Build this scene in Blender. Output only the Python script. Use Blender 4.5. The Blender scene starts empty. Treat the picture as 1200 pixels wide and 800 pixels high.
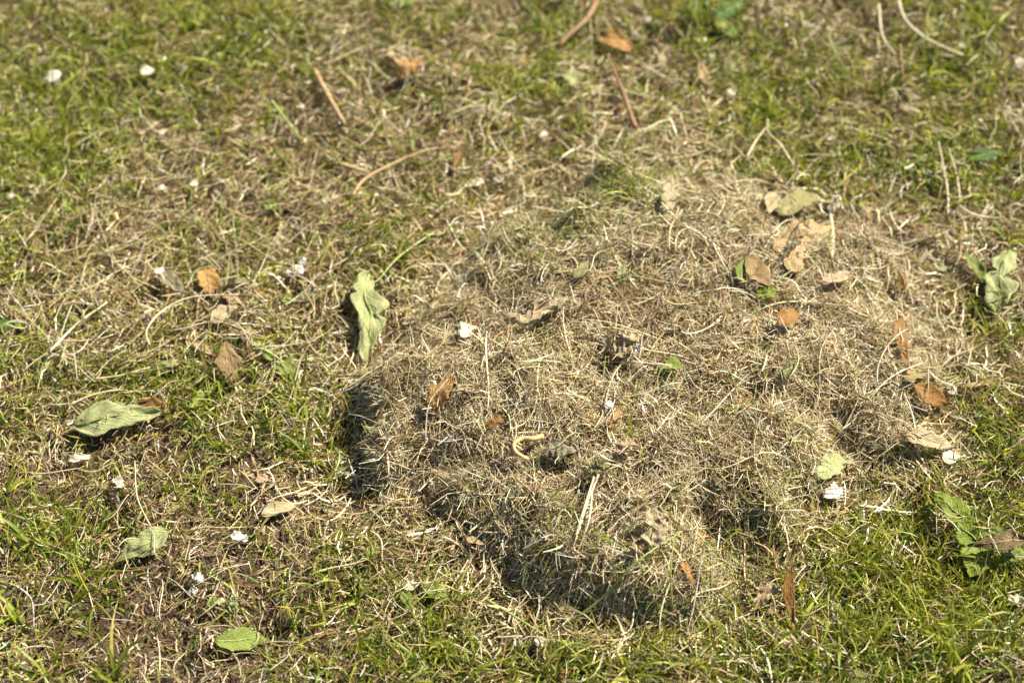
import bpy, math
import numpy as np
from mathutils import Vector, Matrix

# ------------------------------------------------------------------ camera, sky, sun, exposure
scene = bpy.context.scene
COL = scene.collection
MM = 0.001
PITCH = math.radians(47.0)
DIST = 1.35
FOCAL, SENSOR = 70.0, 36.0
cam_loc = np.array([0.0, -DIST * math.cos(PITCH), DIST * math.sin(PITCH)])
cd = bpy.data.cameras.new('camera')
cam = bpy.data.objects.new('camera', cd)
COL.objects.link(cam)
cam.location = cam_loc
cam.rotation_euler = (math.radians(90) - PITCH, 0, 0)
cd.lens, cd.sensor_width = FOCAL, SENSOR
cd.clip_start, cd.clip_end = 0.02, 500
cd.dof.use_dof = True
cd.dof.focus_distance = 1.235
cd.dof.aperture_fstop = 5.4
cd.dof.aperture_blades = 9
scene.camera = cam

SUN_EL = math.radians(51)
SUN_AZ = math.radians(64)          # clockwise from +Y (away from the camera) towards +X
to_sun = Vector((math.cos(SUN_EL) * math.sin(SUN_AZ), math.cos(SUN_EL) * math.cos(SUN_AZ), math.sin(SUN_EL)))
world = bpy.data.worlds.new('World')
scene.world = world
world.use_nodes = True
wn = world.node_tree
sky = wn.nodes.new('ShaderNodeTexSky')
sky.sky_type = 'NISHITA'
sky.sun_disc = False
sky.sun_elevation = SUN_EL
sky.sun_rotation = SUN_AZ
wn.nodes['Background'].inputs['Strength'].default_value = 0.05
wn.links.new(sky.outputs[0], wn.nodes['Background'].inputs['Color'])
sl = bpy.data.lights.new('sun', 'SUN')
sl.energy = 5.0
sl.angle = math.radians(0.53)
sl.color = (1.0, 0.94, 0.82)
sun = bpy.data.objects.new('sun', sl)
COL.objects.link(sun)
sun.rotation_euler = to_sun.to_track_quat('Z', 'Y').to_euler()
sun.location = (1, 1, 2)
scene.view_settings.view_transform = 'Standard'
scene.view_settings.look = 'None'
scene.view_settings.exposure = 1.24
scene.view_settings.gamma = 1.0
scene.render.engine = 'CYCLES'
scene.cycles.use_denoising = True
scene.cycles.max_bounces = 8
scene.cycles.diffuse_bounces = 4
scene.cycles.transmission_bounces = 4

rng = np.random.default_rng(11)

# ------------------------------------------------------------------ terrain heights
_tab = np.random.default_rng(5).random((256, 256))


def noise(x, y, s, seed=0):
    x = np.asarray(x) / s + seed * 17.31 + 40.7
    y = np.asarray(y) / s + seed * 9.77 + 31.3
    xi, yi = np.floor(x).astype(int), np.floor(y).astype(int)
    fx, fy = x - xi, y - yi
    fx, fy = fx * fx * (3 - 2 * fx), fy * fy * (3 - 2 * fy)
    a, b = _tab[xi & 255, yi & 255], _tab[(xi + 1) & 255, yi & 255]
    c, d = _tab[xi & 255, (yi + 1) & 255], _tab[(xi + 1) & 255, (yi + 1) & 255]
    return (a * (1 - fx) + b * fx) * (1 - fy) + (c * (1 - fx) + d * fx) * fy


def sstep(x, a=0.0, b=1.0):
    t = np.clip((np.asarray(x) - a) / (b - a), 0, 1)
    return t * t * (3 - 2 * t)


F = np.array([0, math.cos(PITCH), -math.sin(PITCH)])
U = np.array([0, math.sin(PITCH), math.cos(PITCH)])
R = np.array([1.0, 0, 0])


def ray(px, py):
    d = F + R * ((px - 600) / 1200 * SENSOR / FOCAL) + U * ((400 - py) / 1200 * SENSOR / FOCAL)
    return d / np.linalg.norm(d)


def plane(px, py, z=0.0):
    d = ray(px, py)
    return cam_loc + d * ((z - cam_loc[2]) / d[2])


# heap outline: near edges stand on the lawn, far edges are seen over the top of the heap
HEAP = [(420, 440, 5), (402, 520, 3), (430, 580, 0), (500, 597, 0), (552, 646, 0), (600, 694, 0), (650, 736, 0),
        (712, 772, 0), (802, 768, 0), (872, 730, 0), (898, 660, 0), (960, 625, 0), (1045, 580, 0), (1100, 530, 4),
        (1112, 440, 8), (1122, 350, 12), (1105, 268, 18), (1045, 232, 25), (960, 222, 25), (880, 196, 25), (800, 172, 25),
        (700, 178, 25), (640, 205, 25), (580, 240, 24), (522, 292, 22), (484, 345, 16), (455, 395, 10)]
POLY = np.array([plane(a, b, c * MM)[:2] for a, b, c in HEAP])
GX0, GY0, GS = -0.9, -0.7, 0.002
GNX, GNY = 900, 800
gx = GX0 + np.arange(GNX) * GS
gy = GY0 + np.arange(GNY) * GS
GXX, GYY = np.meshgrid(gx, gy, indexing='ij')


def signed_dist(x, y):
    best = np.full(x.shape, 9.0)
    inside = np.zeros(x.shape, bool)
    n = len(POLY)
    for i in range(n):
        ax, ay = POLY[i]
        bx, by = POLY[(i + 1) % n]
        ex, ey = bx - ax, by - ay
        t = np.clip(((x - ax) * ex + (y - ay) * ey) / (ex * ex + ey * ey), 0, 1)
        best = np.minimum(best, np.hypot(x - ax - t * ex, y - ay - t * ey))
        c = ((ay > y) != (by > y)) & (x < (bx - ax) * (y - ay) / (by - ay + 1e-12) + ax)
        inside ^= c
    return np.where(inside, best, -best)


def blob(x, y, lst):
    out = np.zeros(np.shape(x))
    for px, py, rx, ry, w in lst:
        c = plane(px, py, 0)
        k = 0.00058
        out = out + w * np.exp(-(((x - c[0]) / (rx * k)) ** 2 + ((y - c[1]) / (ry * k * 1.36)) ** 2))
    return out


wob = (noise(GXX, GYY, 0.045, 15) - 0.5) * 0.03 + (noise(GXX, GYY, 0.022, 3) - 0.5) * 0.024 + (noise(GXX, GYY, 0.009, 4) - 0.5) * 0.010
SD_G = signed_dist(GXX, GYY) + wob
LAWN_G = (noise(GXX, GYY, 0.09, 1) - 0.5) * 0.014 + (noise(GXX, GYY, 0.028, 2) - 0.5) * 0.008 + (noise(GXX, GYY, 0.011, 8) - 0.5) * 0.004
# hollows raked into the turf
LAWN_G = LAWN_G - blob(GXX, GYY, [(385, 520, 36, 50, .010), (545, 665, 34, 18, .008), (500, 610, 40, 18, .008), (640, 12, 40, 18, .018),
                                  (970, 8, 30, 14, .012), (680, 725, 60, 20, .008), (310, 745, 26, 20, .008), (860, 20, 25, 15, .012),
                                  (1135, 380, 30, 30, .010), (430, 110, 30, 20, .008)])
ramp = 0.046 + 0.035 * sstep(GYY, -0.02, 0.22) + 0.04 * sstep(GXX, 0.08, 0.3) - 0.010 * sstep(-GXX, 0.03, 0.09)
HEAP_G = sstep(SD_G / ramp) * (0.025 + .003 * sstep(GYY, -.16, -.02)) * (0.65 + 0.7 * noise(GXX, GYY, 0.075, 6)) + sstep(SD_G / 0.12) * 0.020
HEAP_G += sstep(SD_G / 0.02) * ((noise(GXX, GYY, 0.030, 7) - 0.5) * 0.006 + (noise(GXX, GYY, 0.012, 9) - 0.5) * 0.006)
HEAP_G -= sstep(SD_G / 0.02) * blob(GXX, GYY, [(935, 512, 16, 14, .016), (885, 510, 18, 14, .012), (495, 545, 22, 20, .010), (1055, 300, 30, 20, .012),
                                               (705, 470, 16, 12, .010), (590, 505, 20, 14, .010), (470, 350, 22, 20, .008)])
HEAP_G = np.clip(HEAP_G, 0, None)
H_G = LAWN_G + HEAP_G


def samp(G, x, y):
    fx = np.clip((np.asarray(x) - GX0) / GS, 0, GNX - 1.001)
    fy = np.clip((np.asarray(y) - GY0) / GS, 0, GNY - 1.001)
    i, j = fx.astype(int), fy.astype(int)
    a, b = fx - i, fy - j
    return (G[i, j] * (1 - a) + G[i + 1, j] * a) * (1 - b) + (G[i, j + 1] * (1 - a) + G[i + 1, j + 1] * a) * b


def grad(x, y, G=H_G, e=0.005):
    return (samp(G, x + e, y) - samp(G, x - e, y)) / (2 * e), (samp(G, x, y + e) - samp(G, x, y - e)) / (2 * e)


_ts = np.linspace(0.9, 2.2, 5200)


def at(px, py, lift=0.0):
    """the point of the ground or heap that stands at this place of the photograph, raised by lift millimetres"""
    P = cam_loc[None] + ray(px, py)[None] * _ts[:, None]
    below = P[:, 2] < samp(H_G, P[:, 0], P[:, 1]) + lift * MM
    return P[int(np.argmax(below))] if below.any() else plane(px, py, lift * MM)


def mpp(p):
    return np.dot(p - cam_loc, F) * SENSOR / FOCAL / 1200


# ------------------------------------------------------------------ where things grow (ground coordinates)
GREEN = [(120, 60, 200, 90, .75), (60, 190, 130, 90, .65), (330, 30, 110, 50, .5), (40, 330, 80, 60, .6), (140, 450, 90, 35, .45), (40, 430, 60, 40, .4),
         (380, 510, 50, 60, .7), (60, 620, 80, 35, .6), (50, 740, 80, 60, .32), (240, 590, 50, 25, .3), (600, 110, 80, 45, .55), (520, 20, 70, 30, .5),
         (560, 765, 190, 45, .7), (440, 690, 80, 35, .45), (760, 780, 120, 35, .8), (1000, 700, 130, 95, 1.1), (1110, 740, 110, 80, .9), (1150, 640, 70, 70, .8),
         (930, 110, 110, 80, .65), (1140, 50, 90, 80, 1.1), (1100, 190, 110, 50, .75), (980, 200, 80, 35, .7), (840, 40, 60, 50, .6), (1160, 400, 50, 70, .8),
         (1160, 510, 60, 40, .6), (660, 40, 60, 50, .5), (900, 215, 60, 25, .5), (720, 190, 50, 25, .5), (710, 250, 90, 60, .5), (620, 310, 120, 55, .35),
         (690, 660, 60, 40, .2), (240, 480, 60, 50, .4), (320, 420, 40, 30, .4), (440, 320, 40, 40, .5)]
SOIL = [(190, 700, 140, 85, 1.0), (60, 680, 70, 60, .7), (340, 570, 70, 70, .6), (80, 560, 60, 30, .5), (1170, 470, 50, 60, .7), (1010, 110, 50, 40, .7), (480, 130, 60, 45, .5),
        (970, 160, 60, 40, .4), (1160, 150, 50, 40, .5), (330, 150, 60, 40, .4), (880, 740, 50, 40, .4), (1180, 740, 40, 40, .5), (290, 230, 90, 30, .3),
        (640, 10, 60, 20, .8), (390, 30, 50, 20, .3)]
GREEN_G = np.clip(blob(GXX, GYY, GREEN), 0, 1.3) * (0.45 + 1.1 * sstep(noise(GXX, GYY, 0.05, 12), .25, .8))
SOIL_G = np.clip(blob(GXX, GYY, SOIL), 0, 1) * sstep(noise(GXX, GYY, 0.035, 13), .2, .7)

pts_frame = np.array([plane(a, b, 0)[:2] for a, b in ((-60, -60), (1260, -60), (1260, 860), (-60, 860))])


def in_frame(x, y):
    yb, yt = pts_frame[2, 1], pts_frame[0, 1]
    t = (y - yb) / (yt - yb)
    hw = pts_frame[2, 0] * (1 - t) + pts_frame[1, 0] * t
    return (y > yb) & (y < yt) & (np.abs(x) < hw)


LONG_G = np.clip(blob(GXX, GYY, [(240, 330, 200, 120, 1), (560, 140, 170, 90, .9), (560, 270, 90, 60, .6), (790, 110, 80, 60, .9), (60, 250, 90, 60, .4), (1060, 100, 60, 60, .4)]), 0, 1)


def scatter(n, outside=0.25):
    """random lawn points, thinner out of frame"""
    m = int(n * 2.6)
    x = rng.uniform(-0.62, 0.62, m)
    y = rng.uniform(-0.46, 0.62, m)
    k = in_frame(x, y) | (rng.random(m) < outside)
    return x[k], y[k]


# ------------------------------------------------------------------ materials
def new_mat(name):
    m = bpy.data.materials.new(name)
    m.use_nodes = True
    nt = m.node_tree
    return m, nt, nt.nodes['Principled BSDF'], nt.nodes['Material Output']


def strand_mat(name, transl, rough=0.5, spec=0.35, tint=(1, 1, 1)):
    m, nt, b, out = new_mat(name)
    at_ = nt.nodes.new('ShaderNodeAttribute')
    at_.attribute_name = 'tone'
    co = nt.nodes.new('ShaderNodeTexCoord')
    ns = nt.nodes.new('ShaderNodeTexNoise')
    ns.inputs['Scale'].default_value = 420
    ns.inputs['Detail'].default_value = 2
    nt.links.new(co.outputs['Object'], ns.inputs['Vector'])
    mr = nt.nodes.new('ShaderNodeMapRange')
    mr.inputs['From Min'].default_value, mr.inputs['From Max'].default_value = .3, .7
    mr.inputs['To Min'].default_value, mr.inputs['To Max'].default_value = .72, 1.22
    nt.links.new(ns.outputs['Fac'], mr.inputs['Value'])
    mx = nt.nodes.new('ShaderNodeVectorMath')
    mx.operation = 'SCALE'
    nt.links.new(at_.outputs['Color'], mx.inputs[0])
    nt.links.new(mr.outputs[0], mx.inputs['Scale'])
    nt.links.new(mx.outputs[0], b.inputs['Base Color'])
    b.inputs['Roughness'].default_value = rough
    b.inputs['Specular IOR Level'].default_value = spec
    tr = nt.nodes.new('ShaderNodeBsdfTranslucent')
    tn = nt.nodes.new('ShaderNodeVectorMath')
    tn.operation = 'MULTIPLY'
    tn.inputs[1].default_value = tint
    nt.links.new(mx.outputs[0], tn.inputs[0])
    nt.links.new(tn.outputs[0], tr.inputs['Color'])
    ms = nt.nodes.new('ShaderNodeMixShader')
    ms.inputs[0].default_value = transl
    nt.links.new(b.outputs[0], ms.inputs[1])
    nt.links.new(tr.outputs[0], ms.inputs[2])
    nt.links.new(ms.outputs[0], out.inputs['Surface'])
    return m


M_STRAW = strand_mat('dry_straw', .12, .42, .5, (1.1, 1.0, .8))
M_GRASS = strand_mat('living_grass', .38, .42, .45, (1.25, 1.25, .6))
M_MOSS = strand_mat('moss', .3, .6, .25, (1.2, 1.2, .6))


def soil_mat(name, c0, c1, c2, scale=60):
    m, nt, b, out = new_mat(name)
    co = nt.nodes.new('ShaderNodeTexCoord')
    n1 = nt.nodes.new('ShaderNodeTexNoise')
    n1.inputs['Scale'].default_value = scale
    n1.inputs['Detail'].default_value = 8
    n1.inputs['Roughness'].default_value = .7
    nt.links.new(co.outputs['Object'], n1.inputs['Vector'])
    cr = nt.nodes.new('ShaderNodeValToRGB')
    cr.color_ramp.elements[0].position, cr.color_ramp.elements[0].color = .3, (*c0, 1)
    cr.color_ramp.elements[1].position, cr.color_ramp.elements[1].color = .7, (*c2, 1)
    e = cr.color_ramp.elements.new(.5)
    e.color = (*c1, 1)
    nt.links.new(n1.outputs['Fac'], cr.inputs[0])
    nt.links.new(cr.outputs[0], b.inputs['Base Color'])
    b.inputs['Roughness'].default_value = .9
    b.inputs['Specular IOR Level'].default_value = .15
    n2 = nt.nodes.new('ShaderNodeTexNoise')
    n2.inputs['Scale'].default_value = 450
    n2.inputs['Detail'].default_value = 5
    nt.links.new(co.outputs['Object'], n2.inputs['Vector'])
    bp = nt.nodes.new('ShaderNodeBump')
    bp.inputs['Strength'].default_value = .8
    bp.inputs['Distance'].default_value = .003
    nt.links.new(n2.outputs['Fac'], bp.inputs['Height'])
    nt.links.new(bp.outputs[0], b.inputs['Normal'])
    return m


M_SOIL = soil_mat('soil', (.035, .024, .015), (.08, .055, .035), (.17, .12, .078), 130)
M_CORE = soil_mat('gap_shade_brown', (.03, .021, .012), (.07, .05, .028), (.15, .11, .065), 120)  # dark brown for the heap core: shade between the straws as colour


# ------------------------------------------------------------------ mesh helpers
def link(name, me, mat=None, parent=None):
    if mat is not None and not me.materials:
        me.materials.append(mat)
    o = bpy.data.objects.new(name, me)
    COL.objects.link(o)
    if parent is not None:
        o.parent = parent
    return o


def empty(name, loc):
    o = bpy.data.objects.new(name, None)
    o.empty_display_size = .01
    COL.objects.link(o)
    o.location = loc
    return o


def tag(o, label=None, cat=None, group=None, kind=None):
    for k, v in (('label', label), ('category', cat), ('group', group), ('kind', kind)):
        if v:
            o[k] = v
    return o


def np_mesh(name, V, Fq, col=None, smooth=True):
    """V (n,3), Fq (m,4) quads or (m,3) triangles, col (n,3)"""
    me = bpy.data.meshes.new(name)
    k = Fq.shape[1]
    me.vertices.add(len(V))
    me.vertices.foreach_set('co', np.ascontiguousarray(V, np.float32).ravel())
    me.loops.add(Fq.size)
    me.loops.foreach_set('vertex_index', np.ascontiguousarray(Fq, np.int32).ravel())
    me.polygons.add(len(Fq))
    me.polygons.foreach_set('loop_start', np.arange(0, Fq.size, k, dtype=np.int32))
    me.polygons.foreach_set('use_smooth', np.full(len(Fq), smooth))
    if col is not None:
        a = me.attributes.new('tone', 'FLOAT_COLOR', 'POINT')
        a.data.foreach_set('color', np.concatenate([col, np.ones((len(col), 1))], 1).astype(np.float32).ravel())
    me.update(calc_edges=True)
    return me


def unit(v):
    return v / (np.linalg.norm(v, axis=-1, keepdims=True) + 1e-12)


def strands(P, D, L, W, col, rings=5, section='ribbon', bend=.5, wig=.3, rooted=False, bendv=None, tipcol=None, rs=None):
    """vectorised blades: P start or centre points, D directions, L lengths, W widths, col per-strand colours"""
    g = rs if rs is not None else rng
    n = len(P)
    D = unit(D)
    r1 = unit(np.cross(D, g.normal(size=(n, 3))))
    r2 = np.cross(D, r1)
    b = r1 * (g.normal(size=(n, 1)) * bend)
    if bendv is not None:
        b = b + bendv
    c = (r1 * g.normal(size=(n, 1)) + r2 * g.normal(size=(n, 1))) * wig
    t = np.linspace(0, 1, rings) if rooted else np.linspace(-.5, .5, rings)
    tt = t[None, :, None]
    C = P[:, None] + L[:, None, None] * (tt * D[:, None] + tt ** 2 * b[:, None] + (tt ** 3 - .15 * tt) * c[:, None] * 2)
    T = unit(np.gradient(C, axis=1))
    ref = unit(r2 + .35 * r1)
    S = unit(np.cross(T, ref[:, None]))
    N = np.cross(S, T)
    if rooted:
        prof = np.clip(1.05 - t ** 2.2, .06, 1) * (0.75 + .5 * np.sin(np.pi * t))
    else:
        prof = .45 + .55 * np.sin(np.pi * (t + .5)) ** .6
    w = W[:, None, None] * prof[None, :, None]
    if section == 'ribbon':
        V = np.stack([C - S * w / 2, C + S * w / 2], 2)
        k, closed = 2, False
    elif section == 'vee':
        V = np.stack([C - S * w / 2 + N * w * .22, C, C + S * w / 2 + N * w * .22], 2)
        k, closed = 3, False
    else:
        V = np.stack([C + (S * math.cos(a) + N * math.sin(a)) * w / 2 for a in (0, 2.094, 4.189)], 2)
        k, closed = 3, True
    cols = np.repeat(col[:, None], rings, 1)
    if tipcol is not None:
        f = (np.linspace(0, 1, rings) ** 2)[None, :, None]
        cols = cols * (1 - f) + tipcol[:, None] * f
    cols = np.repeat(cols[:, :, None], k, 2)
    base = np.arange(rings - 1)[:, None] * k
    js = np.arange(k if closed else k - 1)[None]
    j2 = (js + 1) % k
    q = np.stack([base + js, base + j2, base + k + j2, base + k + js], -1).reshape(-1, 4)
    Fq = (q[None] + (np.arange(n) * rings * k)[:, None, None]).reshape(-1, 4)
    return V.reshape(-1, 3), Fq, cols.reshape(-1, 3)


def join(parts):
    V, Q, C, o = [], [], [], 0
    for v, q, c in parts:
        V.append(v); Q.append(q + o); C.append(c); o += len(v)
    return np.concatenate(V), np.concatenate(Q), np.concatenate(C)


# straw colours, linear
DRY = np.array([(.55, .435, .235), (.64, .54, .335), (.43, .31, .145), (.33, .215, .088), (.22, .13, .05), (.52, .45, .25), (.72, .65, .46), (.33, .28, .09), (.13, .075, .030)])
DRY_P = np.array([.20, .25, .11, .08, .09, .10, .14, .02, .05])
LAWN_P = np.array([.12, .11, .14, .13, .16, .06, .05, .10, .13])
GRN = np.array([(.20, .255, .02), (.31, .355, .04), (.105, .15, .012), (.39, .39, .08), (.19, .26, .05), (.43, .405, .125)])
GRN_P = np.array([.26, .20, .28, .11, .10, .05])


def pick(tab, p, n, jit=.14, g=None):
    g = g if g is not None else rng
    c = tab[g.choice(len(tab), n, p=p / p.sum())]
    return np.clip(c * (1 + g.normal(size=(n, 1)) * jit) * (1 + g.normal(size=(n, 3)) * .04), .01, .85)


def flat_dirs(x, y, up, coh=.55, G=H_G):
    n = len(x)
    ang = noise(x, y, .05, 21) * 9 + rng.normal(size=n) * 2.0 * (1 - coh) + rng.uniform(-.5, .5, n) + (rng.random(n) < .35) * rng.uniform(0, 6.28, n)
    dx, dy = np.cos(ang), np.sin(ang)
    sx, sy = grad(x, y, G)
    return unit(np.stack([dx, dy, np.clip(dx * sx + dy * sy, -1.2, 1.2) + rng.normal(size=n) * up], 1))


# ------------------------------------------------------------------ the ground: one sheet of soil, fine near the heap
ax = np.concatenate([-np.geomspace(60, .66, 22), np.arange(-.64, .6401, .004), np.geomspace(.66, 60, 22)])
ay = np.concatenate([-np.geomspace(60, .5, 22), np.arange(-.48, .6401, .004), np.geomspace(.66, 60, 22)])
AX, AY = np.meshgrid(ax, ay, indexing='ij')
AZ = samp(LAWN_G, AX, AY) + (noise(AX, AY, .006, 14) - .5) * .003
AZ = np.where((np.abs(AX) > .66) | (AY > .66) | (AY < -.5), -.004, AZ)
nx, ny = len(ax), len(ay)
idx = np.arange(nx * ny).reshape(nx, ny)
quads = np.stack([idx[:-1, :-1], idx[1:, :-1], idx[1:, 1:], idx[:-1, 1:]], -1).reshape(-1, 4)
ground = link('ground', np_mesh('ground', np.stack([AX, AY, AZ], -1).reshape(-1, 3), quads), M_SOIL)
tag(ground, 'bare brown soil under the worn lawn', None, None, 'structure')

# ------------------------------------------------------------------ the thatch heap
hc = POLY.mean(0)
heap = empty('thatch_heap', (hc[0], hc[1], 0))
tag(heap, 'big loose heap of raked dry grass thatch lying on the lawn', 'thatch heap')
HO = np.array([hc[0], hc[1], 0])
sel = HEAP_G > .0015
ii = np.arange(0, GNX - 2, 2)
jj = np.arange(0, GNY - 2, 2)
vid = -np.ones((GNX, GNY), int)
I, J = np.meshgrid(ii, jj, indexing='ij')
cell = sel[I, J] & sel[I + 2, J] & sel[I, J + 2] & sel[I + 2, J + 2]
Ic, Jc = I[cell], J[cell]
cor = np.stack([Ic * GNY + Jc, (Ic + 2) * GNY + Jc, (Ic + 2) * GNY + Jc + 2, Ic * GNY + Jc + 2], -1)
uq, inv = np.unique(cor.ravel(), return_inverse=True)
ui, uj = uq // GNY, uq % GNY
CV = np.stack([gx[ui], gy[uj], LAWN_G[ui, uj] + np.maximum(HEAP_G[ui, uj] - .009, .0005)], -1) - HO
link('gap_shade_core', np_mesh('gap_shade_core', CV, inv.reshape(-1, 4)), M_CORE, heap)  # mound under the straw, coloured dark so the gaps look shaded

hx0, hy0 = POLY.min(0) - .02
hx1, hy1 = POLY.max(0) + .02


def heap_points(n, edge=-.004):
    xs, ys = [], []
    while sum(map(len, xs)) < n:
        x, y = rng.uniform(hx0, hx1, n), rng.uniform(hy0, hy1, n)
        k = samp(SD_G, x, y) > edge
        # more of it on the steep near faces
        sx, sy = grad(x, y)
        k &= rng.random(n) < np.clip(.45 + .5 * np.hypot(sx, sy), 0, 1)
        xs.append(x[k]); ys.append(y[k])
    return np.concatenate(xs)[:n], np.concatenate(ys)[:n]


def heap_strands(n, l0, l1, w0, w1, section, rings, depth, up, P=DRY_P, bend=.55, wig=.5, raise_=0):
    x, y = heap_points(n)
    z = samp(H_G, x, y) - rng.exponential(depth, n).clip(0, .016) + raise_
    D = flat_dirs(x, y, up)
    g = np.clip(samp(GREEN_G, x, y), 0, 1)
    col = pick(DRY, P, n)
    isg = rng.random(n) < .05 + g * .6
    col[isg] = pick(GRN, GRN_P, n)[isg] * .95
    browner = sstep(noise(x, y, .04, 31), .55, .8)[:, None]
    col = col * (1 - .25 * browner * np.array([[.8, 1, 1.1]]))
    L = rng.uniform(l0, l1, n) * MM
    W = rng.uniform(w0, w1, n) * MM
    return strands(np.stack([x, y, z], 1) - HO, D, L, W, col, rings, section, bend, wig)


V, Q, C = join([heap_strands(44000, 11, 40, .5, .95, 'ribbon', 5, .0055, .34, bend=.4, wig=.38),
                heap_strands(25000, 14, 48, .45, .8, 'prism', 5, .0035, .36, bend=.4, wig=.38),
                heap_strands(10000, 3, 11, .6, 1.5, 'ribbon', 3, .006, .4)])
xr, yr = rng.uniform(hx0 - .03, hx1 + .03, 60000), rng.uniform(hy0 - .03, hy1 + .03, 60000)
sd_ = samp(SD_G, xr, yr)
k = (sd_ < .004) & (sd_ > -.05) & (rng.random(60000) < .75 * np.exp(sd_ / .016))
xr, yr = xr[k], yr[k]
n = len(xr)
V2, Q2, C2 = strands(np.stack([xr, yr, samp(H_G, xr, yr) + rng.random(n) * .009 + .001], 1) - HO, flat_dirs(xr, yr, .3), rng.uniform(8, 32, n) * MM, rng.uniform(.6, 1.25, n) * MM,
                     pick(DRY, DRY_P, n), 5, 'ribbon', .5, .45)
V, Q, C = join([(V, Q, C), (V2, Q2, C2)])
hs = link('straw_mass', np_mesh('straw_mass', V, Q, C), M_STRAW, heap)
tag(hs, kind='stuff')
# the stalks on top that can be told apart
x, y = heap_points(285, .004)
z = samp(H_G, x, y) + rng.uniform(.0005, .0045, 285)
D = flat_dirs(x, y, .22, .2)
colp = pick(DRY, np.array([.22, .32, .06, .04, .02, .12, .22, .0, 0]), 285, .1)
for i in range(285):
    L = np.array([rng.uniform(26, 66) * MM])
    v, q, c = strands(np.zeros((1, 3)), D[i:i + 1], L, np.array([rng.uniform(.9, 1.5) * MM]), colp[i:i + 1], 10, 'prism', .45, .35)
    link('straw', np_mesh('straw', v, q, c), M_STRAW, heap).location = np.array([x[i], y[i], z[i]]) - HO

# ------------------------------------------------------------------ lawn: litter, moss, grass (uncountable)


def lawn_litter(n, l0, l1, w0, w1, section, rings, up, thick=.006, outside=.25):
    x, y = scatter(n, outside)
    so = samp(SOIL_G, x, y)
    k = (samp(SD_G, x, y) < .008) & (rng.random(len(x)) > np.maximum(so * .5, np.clip(samp(GREEN_G, x, y), 0, 1) * .2))
    x, y = x[k], y[k]
    n = len(x)
    g = samp(GREEN_G, x, y)
    z = samp(LAWN_G, x, y) + rng.random(n) ** 1.5 * thick + .0006
    z += np.where(rng.random(n) < .3, g * .006 * rng.random(n), 0)
    D = flat_dirs(x, y, up, .4, LAWN_G)
    col = pick(DRY, LAWN_P, n)
    s2 = samp(SOIL_G, x, y)[:, None]
    col *= 1 - .25 * s2 * np.array([[.7, 1, 1]])
    isg = rng.random(n) < np.clip(g, 0, 1) * .34 + .11
    col[isg] = pick(GRN, GRN_P, n)[isg]
    return strands(np.stack([x, y, z], 1), D, rng.uniform(l0, l1, n) * (.5 + .6 * samp(LONG_G, x, y)) * MM, rng.uniform(w0, w1, n) * MM * (.8 + .25 * samp(LONG_G, x, y)), col, rings, section, .32, .28)


V, Q, C = join([lawn_litter(60000, 8, 31, .6, 1.25, 'ribbon', 4, .24), lawn_litter(18000, 13, 42, .6, 1.1, 'prism', 5, .3, .010),
                lawn_litter(36000, 3, 11, .7, 1.7, 'ribbon', 3, .25)])
tag(link('dry_grass_litter', np_mesh('dry_grass_litter', V, Q, C), M_STRAW), 'bleached dry grass strewn all over the worn lawn', 'dry grass', None, 'stuff')

x, y = scatter(70000)
g = samp(GREEN_G, x, y)
k = (samp(SD_G, x, y) < .012) & (rng.random(len(x)) < (np.clip(g, 0, 1) * .85 + .08) * (.2 + .8 * sstep(y, -.08, .12)))
x, y = x[k], y[k]
n = len(x)
z = samp(LAWN_G, x, y)
D = np.stack([rng.normal(size=n) * .7, rng.normal(size=n) * .7, np.ones(n)], 1)
mc = pick(np.array([(.14, .175, .014), (.20, .225, .022), (.27, .265, .042), (.07, .095, .009)]), np.array([.3, .25, .2, .25]), n)
V, Q, C = strands(np.stack([x, y, z], 1), D, rng.uniform(4, 11, n) * MM, rng.uniform(.7, 1.4, n) * MM, mc, 3, 'ribbon', .5, .3, True)
tag(link('moss', np_mesh('moss', V, Q, C), M_MOSS), 'low yellow-green moss cushioning the lawn between the straw', 'moss', None, 'stuff')

# grass: rooted blades in small clusters
cx, cy = scatter(7500)
g = samp(GREEN_G, cx, cy)
k = (rng.random(len(cx)) < np.clip(g, 0, 1.2) ** 1.15 * .68 + .09) & (samp(SD_G, cx, cy) < .006)
cx, cy = cx[k], cy[k]
nb = rng.integers(4, 11, len(cx))
bx = np.repeat(cx, nb) + rng.normal(size=nb.sum()) * .005
by = np.repeat(cy, nb) + rng.normal(size=nb.sum()) * .005
n = len(bx)
lean = np.repeat(rng.normal(size=(len(cx), 2)) * .45, nb, 0)
D = np.concatenate([lean + rng.normal(size=(n, 2)) * .45, np.ones((n, 1))], 1)
gc = pick(GRN, GRN_P, n)
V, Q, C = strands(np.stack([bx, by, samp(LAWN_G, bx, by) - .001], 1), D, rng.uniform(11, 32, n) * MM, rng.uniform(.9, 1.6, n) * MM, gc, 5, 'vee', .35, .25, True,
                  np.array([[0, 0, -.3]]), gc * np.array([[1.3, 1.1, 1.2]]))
tag(link('grass', np_mesh('grass', V, Q, C), M_GRASS), 'short living green grass growing through the litter', 'grass', None, 'stuff')

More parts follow.
